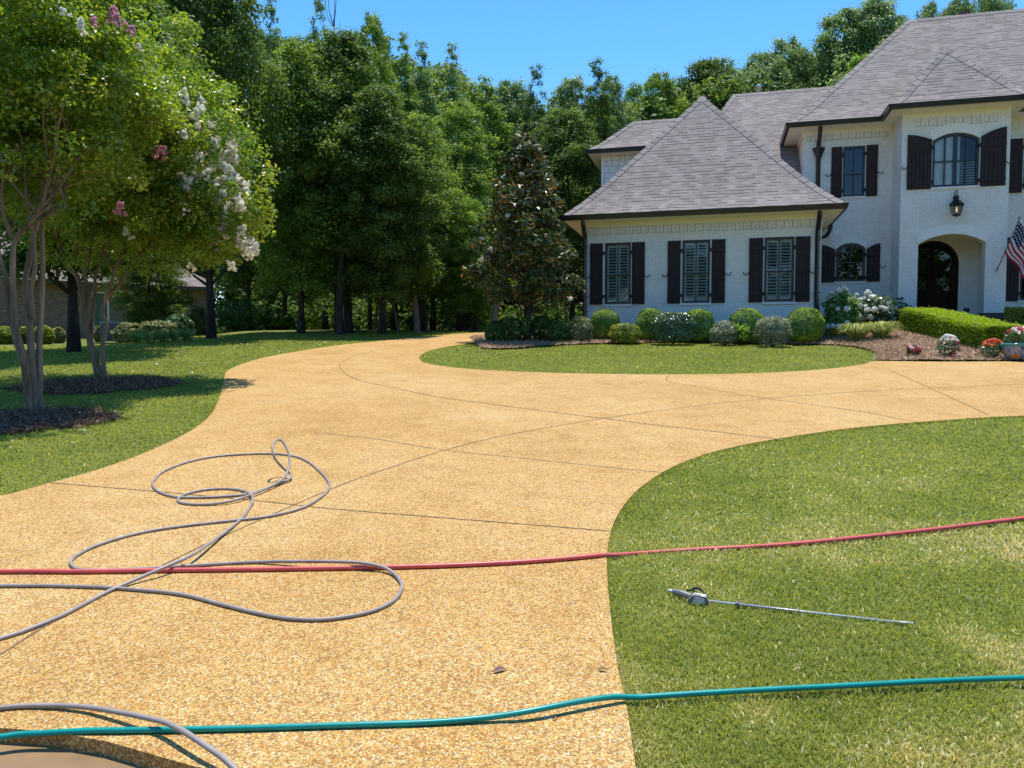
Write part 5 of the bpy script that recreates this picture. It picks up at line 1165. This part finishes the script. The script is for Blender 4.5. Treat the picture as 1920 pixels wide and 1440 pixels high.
# box hedges
def hedge(center, wid, h0, h1, label, n, seed, mat='lf_hedge'):
    global rng; rng = np.random.default_rng(seed)
    pts = [Vector((a, b, 0)) for a, b in center]; pts = smooth(pts, 8); S = [0]
    for a, b in zip(pts, pts[1:]): S.append(S[-1] + (b - a).length)
    S = np.array(S); PX = np.array([p.x for p in pts]); PY = np.array([p.y for p in pts])
    e = empty('box_hedge', (center[0][0], center[0][1], gzf(*center[0])), 0, label, 'hedge', 'clipped hedges by the entrance'); O = np.array(e.location)
    s = rng.uniform(-.1, S[-1] + .1, n); ex = rng.random(n); side = rng.random(n); per = wid + 2 * h0; q = side * per
    lat = np.where(q < h0, -wid / 2, np.where(q < h0 + wid, q - h0 - wid / 2, wid / 2)); hh = np.where(q < h0, q, np.where(q < h0 + wid, h0, q - h0 - wid))
    nl = np.where(q < h0, -1.0, np.where(q < h0 + wid, 0, 1.0)); nz_ = np.where((q >= h0) & (q < h0 + wid), 1.0, 0)
    endc = rng.random(n) < .12; s = np.where(endc, np.where(rng.random(n) < .5, -.1, S[-1] + .1), s); lat = np.where(endc, rng.uniform(-wid / 2, wid / 2, n), lat); hh = np.where(endc, rng.uniform(0, h0, n), hh)
    sc = np.clip(s, 0, S[-1]); x = np.interp(sc, S, PX); y = np.interp(sc, S, PY); tx = np.gradient(PX, S); ty = np.gradient(PY, S); tl = np.hypot(tx, ty); tx, ty = np.interp(sc, S, tx / tl), np.interp(sc, S, ty / tl)
    ov = s - sc; hs = (h0 + (h1 - h0) * sc / S[-1]) / h0
    nx_, ny_ = ty, -tx
    nrm0 = np.stack([-nx_ * 0 + nx_ * -nl * -1, ny_ * nl, nz_], 1)
    px_ = x + nx_ * lat + tx * ov; py_ = y + ny_ * lat + ty * ov; j = rng.normal(0, .022, n) - .02 * rng.random(n)
    # round the top edges a little
    edge = np.clip((np.abs(lat) - wid / 2 + .07) / .07, 0, 1) * np.clip((hh / h0 - .85) / .15, 0, 1)
    p = np.stack([px_, py_, gz(x, y) + .02 + hh * hs - .035 * edge], 1) + nrm0 * j[:, None] - O
    tone = np.clip(.5 + rng.normal(0, .2, n), 0, 1)
    V, F, T = quads(p, unit(nrm0 * .7 + rdir(n) * .7 + [0, 0, .35]), .048 * rng.uniform(.6, 1.4, n), .65, tone)
    link('foliage', np_mesh('foliage', V, F, M[mat], T), e)
    mb = MB()
    for i in range(0, len(pts), 2):
        p_ = pts[i]; z0 = gzf(p_.x, p_.y) - e.location.z
        mb.tube([(p_.x - O[0], p_.y - O[1], z0 - .05), (p_.x - O[0], p_.y - O[1], z0 + h0 * .8)], [.02, .01], 5)
    # woody twig core that keeps the hedge opaque
    for a, b in zip(pts, pts[1:]):
        t = (b - a).normalized(); nn = Vector((t.y, -t.x, 0)) * (wid / 2 - .1); za, zb = gzf(a.x, a.y) - O[2], gzf(b.x, b.y) - O[2]; o = Vector((O[0], O[1], 0))
        A = [a - nn - o, a + nn - o, b + nn - o, b - nn - o]; hz = h0 * .78
        mb.poly([(q_.x, q_.y, z_ + hz) for q_, z_ in zip(A, (za, za, zb, zb))]); mb.poly([(A[0].x, A[0].y, za), (A[3].x, A[3].y, zb), (A[3].x, A[3].y, zb + hz), (A[0].x, A[0].y, za + hz)]); mb.poly([(A[1].x, A[1].y, za), (A[1].x, A[1].y, za + hz), (A[2].x, A[2].y, zb + hz), (A[2].x, A[2].y, zb)])
    mb.build('stem', M['bark'], e)
hedge([(X(1722, 20.9), 20.9), (X(1775, 19.6), 19.6), (X(1830, 18.2), 18.2), (X(1880, 17.3), 17.3)], 1.0, .58, .54, 'long low clipped hedge running diagonally in front of the entrance', 34000, 401)
hedge([(X(1888, 21.2), 21.2), (X(1980, 20.6), 20.6)], .8, .55, .55, 'short pale clipped hedge behind the flower pot at the right edge', 9000, 402, 'lf_yel')
# bedding flowers
def bedding(px, dep, wpx, toppy, mats, label, n=300, nb=26, leaf='lf_gloss', parent=None, z=None):
    global rng; rng = np.random.default_rng(int(px)); x = X(px, dep); z0 = (gzf(x, dep) + .03) if z is None else z; rx = wpx / 2 / FPX * dep; rz = max(.06, (P(px, toppy, dep).z - z0) / 2)
    e = empty('flowering_plant', (x, dep, z0), 0, label, 'flowers', 'bedding flowers in the straw')
    link('foliage', shrub_mesh(rx, rx, rz, n, .07, M[leaf], int(px), 2, .1, .5, .5), e)
    for m_, frac, x0, x1, zlo in mats:
        k = int(nb * frac); d = rdir(k * 14); c = rdir(k); c[:, 2] = np.abs(c[:, 2]) * 1.2 + zlo; c[:, 0] = np.clip(c[:, 0], x0, x1); c[:, 1] = -np.abs(c[:, 1]) * .9; c = unit(c) * [rx, rx, rz] * 1.02 + [0, 0, rz]
        p = np.repeat(c, 14, 0) + d * .028; a = quads(p, unit(d + rdir(len(d)) * .3 + [0, -.3, .3]), .045, .9, rng.random(len(d)))
        link('flower', np_mesh('flower', *a[:2], M[m_], a[2]), e)
    return e
bedding(1710, 16.6, 26, 648, [('red_bloom', .7, -1, 1, .1), ('white_bloom', .3, -.5, .5, .2)], 'small dark leaved plant with red blooms alone on the straw', 200, 16, 'lf_mag')
bedding(1774, 16.4, 38, 629, [('white_bloom', .7, -1, 1, .5), ('red_bloom', .25, 0, 1, -.75)], 'white flowered plant with red blooms at its foot', 360, 34)
bedding(1858, 16.2, 40, 637, [('orange_bloom', 1, -1, 1, .3)], 'orange red flowered plant left of the glazed pot', 320, 30)
# glazed pot with flowers
def mat_pot():
    m, n, l, b = newmat('painted_glaze'); tc = n.new('ShaderNodeTexCoord'); O = tc.outputs['Object']
    v = n.new('ShaderNodeTexVoronoi'); v.inputs['Scale'].default_value = 5.5; l.new(O, v.inputs['Vector'])
    nz = noise(n, l, O, 9, 3)
    c = ramp(n, l, nz, (.35, (.03, .05, .16)), (.48, (.20, .24, .34)), (.6, (.34, .30, .30)), (.7, (.10, .13, .28)))
    c = mixc(n, l, ramp(n, l, v.outputs['Distance'], (.30, (1, 1, 1)), (.34, (0, 0, 0))), c, ramp(n, l, v.outputs['Distance'], (.08, (.62, .40, .06)), (.16, (.60, .12, .04)), (.27, (.55, .28, .10))))
    l.new(c, b.inputs['Base Color']); b.inputs['Roughness'].default_value = .15; return m
pd = 15.9; pxx = X(1905, pd); pz = gzf(pxx, pd) + .03
pot = empty('flower_pot', (pxx, pd, pz), 0, 'painted blue glazed pot with turquoise rim at the right edge', 'pot')
mb = MB(); mb.lathe([(.14, 0), (.17, .01), (.245, .12), (.275, .24), (.275, .29)], 32); mb.lathe([(.10, .0), (.14, 0)], 32); mb.build('body', mat_pot(), pot, True)
mb = MB(); mb.lathe([(.275, .285), (.30, .30), (.305, .33), (.29, .35), (.255, .345), (.25, .28)], 32); mb.build('rim', plain('turquoise_glaze', (.06, .26, .27), .15), pot, True)
mb = MB(); mb.lathe([(0.001, .305), (.252, .30)], 24); mb.build('soil', M['mulch_dark'], pot)
bedding(1908, 15.9, 50, 614, [('white_bloom', .65, -1, 1, .2), ('red_bloom', .35, -1, -.2, .2)], 'white and crimson flowers growing in the painted pot', 330, 34, 'lf_gloss', None, pz + .3)

# ------------------------------------------------------------------ neighbour's house and yard at the left
a0, a1 = P(-160, 600, 32.5), P(395, 600, 39.5); ang = math.atan2(a1.y - a0.y, a1.x - a0.x); LN = math.hypot(a1.x - a0.x, a1.y - a0.y)
nh = empty('brick_house', (a0.x, a0.y, 0), ang, 'low brown brick house with grey roof behind the left trees', 'house')
mb = MB(); zb = 4.5
wall_face(mb, [(0, 1.4), (LN, 1.4), (LN, zb), (0, zb)], [arch_pts(6.65, 7.35, 2.35, 4.1, 4.1), arch_pts(1.6, 2.6, 2.35, 4.1, 4.1)], 0)
mb.add([(LN, 0, 1.4), (LN, 8, 1.4), (LN, 8, zb), (LN, 0, zb)], [(0, 1, 2, 3)]); mb.build('wall', M['redbrick'], nh)
mb = MB(); rface(mb, [(-.6, -.55, zb), (LN + .6, -.55, zb), (LN - 3.5, 4, zb + 2.6), (-.6, 4, zb + 2.6)], (1, 0, 0)); rface(mb, [(LN + .6, -.55, zb), (LN + .6, 8.5, zb), (LN - 3.5, 4, zb + 2.6)], (0, 1, 0)); mb.build('roof', M['shingle2'], nh)
mb = MB(); mb.box(-.6, LN + .6, -.6, -.54, zb - .16, zb - .01); mb.box(-.6, LN + .6, -.54, -.001, zb - .12, zb - .1); mb.build('fascia', plain('fascia_paint', (.10, .07, .055), .6), nh)
for a, b in ((6.65, 7.35), (1.6, 2.6)):
    mb = MB(); ringprism(mb, arch_pts(a, b, 2.35, 4.1, 4.1), .07, .03, .1); w_ = mb.build('window', M['cream'], nh); p_ = MB(); p_.box(a + .05, b - .05, .07, .09, 2.4, 4.05); p_.build('pane', plain('green_shutter', (.09, .15, .12), .5), w_)
def gshrub(name, px, dep, wpx, toppy, mat, label, group='shrubs in the neighbouring yard', n=2600, L=.11, **k): return shrub(name, px, dep, wpx, toppy, mat, label, group, n, L, zadd=-.03, **k)
gshrub('yard_shrub', 12, 25, 44, 613, 'lf_yel', 'yellow green bush at the left edge before the brick wall'); gshrub('yard_shrub', 50, 25.5, 26, 613, 'lf_yel', 'yellow green bush glimpsed between the crape myrtle trunks')
gshrub('yard_shrub', 84, 25.2, 34, 610, 'lf_yel', 'yellow green bush right of the crape myrtle trunks'); gshrub('yard_shrub', 112, 26.5, 22, 614, 'lf_olive', 'small brownish bush left of the black flared trunk')
gshrub('yard_shrub', 245, 25.5, 54, 606, 'lf_olive', 'olive coloured bush right of the grey air unit', rough=.08, loose=.3); gshrub('yard_shrub', 298, 24.8, 62, 600, 'lf_olive', 'wider olive bush in the middle of the yard planting', rough=.08, loose=.3)
gshrub('yard_shrub', 338, 26, 50, 590, 'lf_gloss', 'rounded bright green bush left of the dark trunk', loose=.3, L=.16, n=1500); gshrub('yard_shrub', 375, 29, 44, 575, 'lf_olive', 'tall loose bush just left of the dark trunk', loose=.5, rough=.12)
gshrub('yard_shrub', 452, 30, 80, 560, 'lf_boxd', 'dark loose bush right of the dark trunk in shade', loose=.5, rough=.12); gshrub('yard_shrub', 520, 31, 60, 580, 'lf_boxd', 'dark shaded bush in the wood left of the thick trunks', loose=.5, rough=.12)
gshrub('yard_shrub', 188, 28, 16, 612, 'pink_bloom' if False else 'lf_olive', 'tiny dull bush behind the second crape myrtle', n=700)
for i, (px, dep, lb) in enumerate(((258, 21.6, 'strappy leaved clump below the olive bush at left'), (282, 21.3, 'strappy leaved clump below the wide olive bush'), (308, 21.4, 'strappy leaved clump in the middle of the yard edging'), (332, 21.7, 'strappy leaved clump below the rounded bright bush'), (352, 22.0, 'strappy leaved clump last before the dark trunk'))):
    tuft(px, dep, .30, .34, lb, 20 + i, 'lf_hyd', 60, 'iris_clump', 'strappy clumps edging the yard')
ac = P(213, 630, 27.5); acz = gzf(ac.x, ac.y); au = empty('air_unit', (ac.x, ac.y, acz), .2, 'grey box of an air conditioning unit against the brick wall', 'air conditioner')
mb = MB()
for i in range(14): mb.box(-.33 + i * .047, -.33 + i * .047 + .03, -.34, -.32, .06, .66); mb.box(-.34, -.32, -.33 + i * .047, -.33 + i * .047 + .03, .06, .66)
mb.box(-.30, .31, -.30, .31, .05, .68); mb.build('casing', plain('unit_metal', (.16, .165, .16), .5), au)
mb = MB(); mb.box(-.36, .36, -.36, .36, .68, .74); mb.lathe([(.02, .745), (.26, .745), (.26, .765), (.02, .78)], 20); mb.build('lid', plain('lid_metal', (.30, .30, .29), .5), au)

# ------------------------------------------------------------------ hoses
def hose(px, r_, mat, name, label, lift=None, k=7, n=10, group=None):
    lift = lift or {}
    pts = []
    for i, q in enumerate(px):
        lf_ = lift.get(i, 0.0); x, y = G(q[0], q[1], lf_ + r_ + DZ * .8); pts.append(Vector((x, y, lf_)))
    s = smooth(pts, k)
    out = []
    for p in s:
        on = bool(inpoly(np.array([p.x]), np.array([p.y]), DRIVE)[0]); out.append([p.x, p.y, float(plane_z(p.y)) + (DZ if on else .012) + r_ + p.z])
    z = np.array([o[2] for o in out]); ker = np.ones(5) / 5; zp = np.convolve(np.pad(z, 2, mode='edge'), ker, 'valid')
    out = [(o[0], o[1], zz) for o, zz in zip(out, zp)]
    mb = MB(); mb.tube(out, r_, n); o = mb.build(name, M[mat], None, True); return tag(o, label, 'hose', group)
hose([(-400, 1320), (0, 1199), (50, 1183), (120, 1154), (200, 1112), (260, 1086), (310, 1064), (360, 1042), (410, 1008), (450, 976), (468, 953), (474, 935), (466, 925), (450, 920), (420, 917.5), (380, 920), (345, 929), (334, 938), (345, 945), (390, 947), (440, 939), (480, 925), (510, 912), (530, 899), (541, 880), (542, 853), (530, 829), (518, 826), (511, 838), (515, 860), (530, 878), (545, 891), (543, 899), (520, 909), (470, 926), (420, 932), (370, 934), (330, 933), (300, 924), (287, 912), (290, 900), (310, 883), (360, 865), (420, 855), (500, 851.5), (545, 855), (575, 865), (600, 885), (616, 904), (615, 920), (592, 940), (560, 956), (500, 970), (430, 978), (340, 988), (260, 1001), (190, 1021), (150, 1039), (133, 1053), (138, 1064), (160, 1070), (250, 1069), (360, 1062), (480, 1055.5), (600, 1054), (680, 1057), (725, 1068), (750, 1090), (752, 1108), (735, 1130), (690, 1150), (620, 1162), (560, 1163), (500, 1155), (420, 1136), (340, 1116), (240, 1106), (150, 1101), (0, 1100), (-400, 1108)],
     .0095, 'hose_grey', 'pressure_hose', 'long grey pressure hose looping over the middle of the driveway',
     {5: .012, 6: .035, 7: .035, 8: .012, 11: .012, 12: .012, 20: .01, 21: .012, 22: .015, 23: .03, 24: .08, 25: .17, 26: .26, 27: .28, 28: .25, 29: .17, 30: .08, 31: .02, 32: .012, 60: .0, 64: .025, 65: .03, 66: .012})
hose([(-60, 1338), (0, 1330), (60, 1325.5), (150, 1327), (230, 1339), (300, 1354), (330, 1366), (370, 1390), (430, 1432), (470, 1465)], .0095, 'hose_grey', 'pressure_hose', 'grey hose arching over the teal hose at the lower left corner', {3: .008, 4: .022, 5: .036, 6: .042, 7: .042, 8: .028, 9: .01})
hose([(-500, 1079), (0, 1073), (150, 1073), (300, 1071), (600, 1067), (800, 1063), (960, 1056), (1080, 1047), (1145, 1040), (1200, 1036), (1300, 1029), (1400, 1024), (1500, 1017), (1620, 1005), (1750, 991), (1920, 970), (2300, 925), (2800, 872)], .0125, 'hose_red', 'garden_hose', 'red hose lying straight across driveway and lawn', {8: -.002, 9: -.020, 10: -.017, 11: -.011, 12: -.008, 13: -.005, 14: -.002, 15: .0, 16: .0})
hose([(-60, 1386), (0, 1379), (60, 1372.5), (200, 1372), (400, 1369), (640, 1362), (800, 1357), (920, 1347), (1000, 1334), (1100, 1315), (1170, 1307), (1250, 1301), (1400, 1292), (1600, 1282), (1750, 1274), (1920, 1268), (2300, 1256), (2800, 1243)], .0105, 'hose_green', 'garden_hose', 'teal green hose crossing the driveway nearest the bottom edge', {7: .006, 8: .02, 9: .02, 10: .012, 11: .010, 12: .011, 13: .010, 14: .012, 15: .012, 16: .012})
# spray lance lying in the grass
A_ = Vector((*G(1256, 1126), 0)); B_ = Vector((*G(1712, 1174), 0)); A_.z = gzf(A_.x, A_.y) + .020; B_.z = gzf(B_.x, B_.y) + .010
L_ = (B_ - A_).length; ang = math.atan2(B_.y - A_.y, B_.x - A_.x)
lance = empty('spray_lance', A_, ang, 'grey pressure washer gun with long steel wand lying in the grass', 'spray gun'); lance.rotation_euler = (0, -math.asin((B_.z - A_.z) / L_), ang)
M['wand'] = plain('brushed_wand', (.72, .70, .68), .32, metal=.35)
mb = MB(); mb.tube([(.15, 0, 0), (L_ * .93, 0, .0)], .0048, 8); mb.tube([(L_ * .93, 0, 0), (L_, 0, .002)], .0065, 8); mb.build('wand', M['wand'], lance, True)
mb = MB(); q0, q1 = L_ * .295, L_ * .555; ks = 150; mb.tube([(q0 + (q1 - q0) * i / ks, .009 * math.cos(i * 1.05), .009 * math.sin(i * 1.05)) for i in range(ks)], .0016, 5); mb.tube([(q0 - .012, 0, 0), (q0 + .006, 0, 0)], .015, 8); mb.build('coil_sleeve', M['gunplastic'], lance, True)
mb = MB(); mb.add(*(lambda pts: ([(x, -.022 + .0 * y, z) for x, y, z in pts] + [(x, .022, z) for x, y, z in pts], [tuple(range(6)), tuple(range(11, 5, -1))] + [(i, i + 6, (i + 1) % 6 + 6, (i + 1) % 6) for i in range(6)]))([(.095, 0, -.022), (.165, 0, -.02), (.182, 0, 0), (.172, 0, .022), (.112, 0, .026), (.085, 0, 0)]))
mb.tube([(.10, .01, .006), (.05, .035, .012), (.012, .055, .010)], [.017, .0145, .013], 8); mb.build('gun', M['gunplastic'], lance)
mb = MB(); mb.tube([(.012, .055, .010), (-.012, .067, .008)], .008, 8); mb.build('inlet', M['wand'], lance, True)
mb = MB(); mb.prism([(.105, -.014), (.165, -.012), (.162, .014), (.118, .019)], -.0255, -.0225); mb.add([(.105, -.016, .024), (.165, -.016, .0235), (.168, .016, .0235), (.115, .016, .027)], [(0, 1, 2, 3)]); mb.build('side_cover', M['gunlight'], lance)
mb = MB(); mb.tube(smooth([(.17, .018, .016), (.15, .05, .03), (.125, .075, .032), (.10, .085, .02)], 4), .0055, 6); mb.tube(smooth([(.13, .022, .016), (.105, .05, .026), (.075, .06, .018)], 4), .005, 6); mb.build('trigger_guard', M['iron'], lance, True)
# fallen leaves on the driveway
def dead_leaf(px, py, L_, rz, mat, label):
    x, y = G(px, py); o = empty('fallen_leaf', (x, y, float(plane_z(y)) + DZ + .004), rz, label, 'leaf', 'fallen leaves on the driveway'); mb = MB(); n = 6; c = []
    for i in range(n + 1):
        t = i / n; w_ = .34 * L_ * math.sin(math.pi * min(.97, t * .93 + .04)) ** .8 * .5; zc = .003 * math.sin(t * math.pi) + .002; c.append([(t * L_ - L_ / 2, -w_, zc + .10 * w_), (t * L_ - L_ / 2, 0, zc), (t * L_ - L_ / 2, w_, zc + .9 * w_)])
    for i in range(n):
        for j in range(2): mb.poly([c[i][j], c[i + 1][j], c[i + 1][j + 1], c[i][j + 1]])
    mb.build('blade', M[mat], o, True); t = MB(); t.tube([(-L_ / 2, 0, .004), (-L_ * .72, .004, .003)], .0013, 4); t.build('leaf_stalk', M[mat], o)
M['deadleaf'] = plain('dry_leaf', (.22, .11, .09), .7, noise=.3, scale=40); M['deadleaf2'] = plain('tan_leaf', (.30, .17, .06), .8, noise=.3, scale=40)
dead_leaf(937, 1270, .06, .5, 'deadleaf', 'curled purplish dead leaf alone above the teal hose'); dead_leaf(1130, 1269, .045, -.3, 'deadleaf2', 'flat tan leaf close to the lawn edge'); dead_leaf(1042, 1361, .018, .9, 'deadleaf', 'tiny dark leaf scrap below the teal hose')
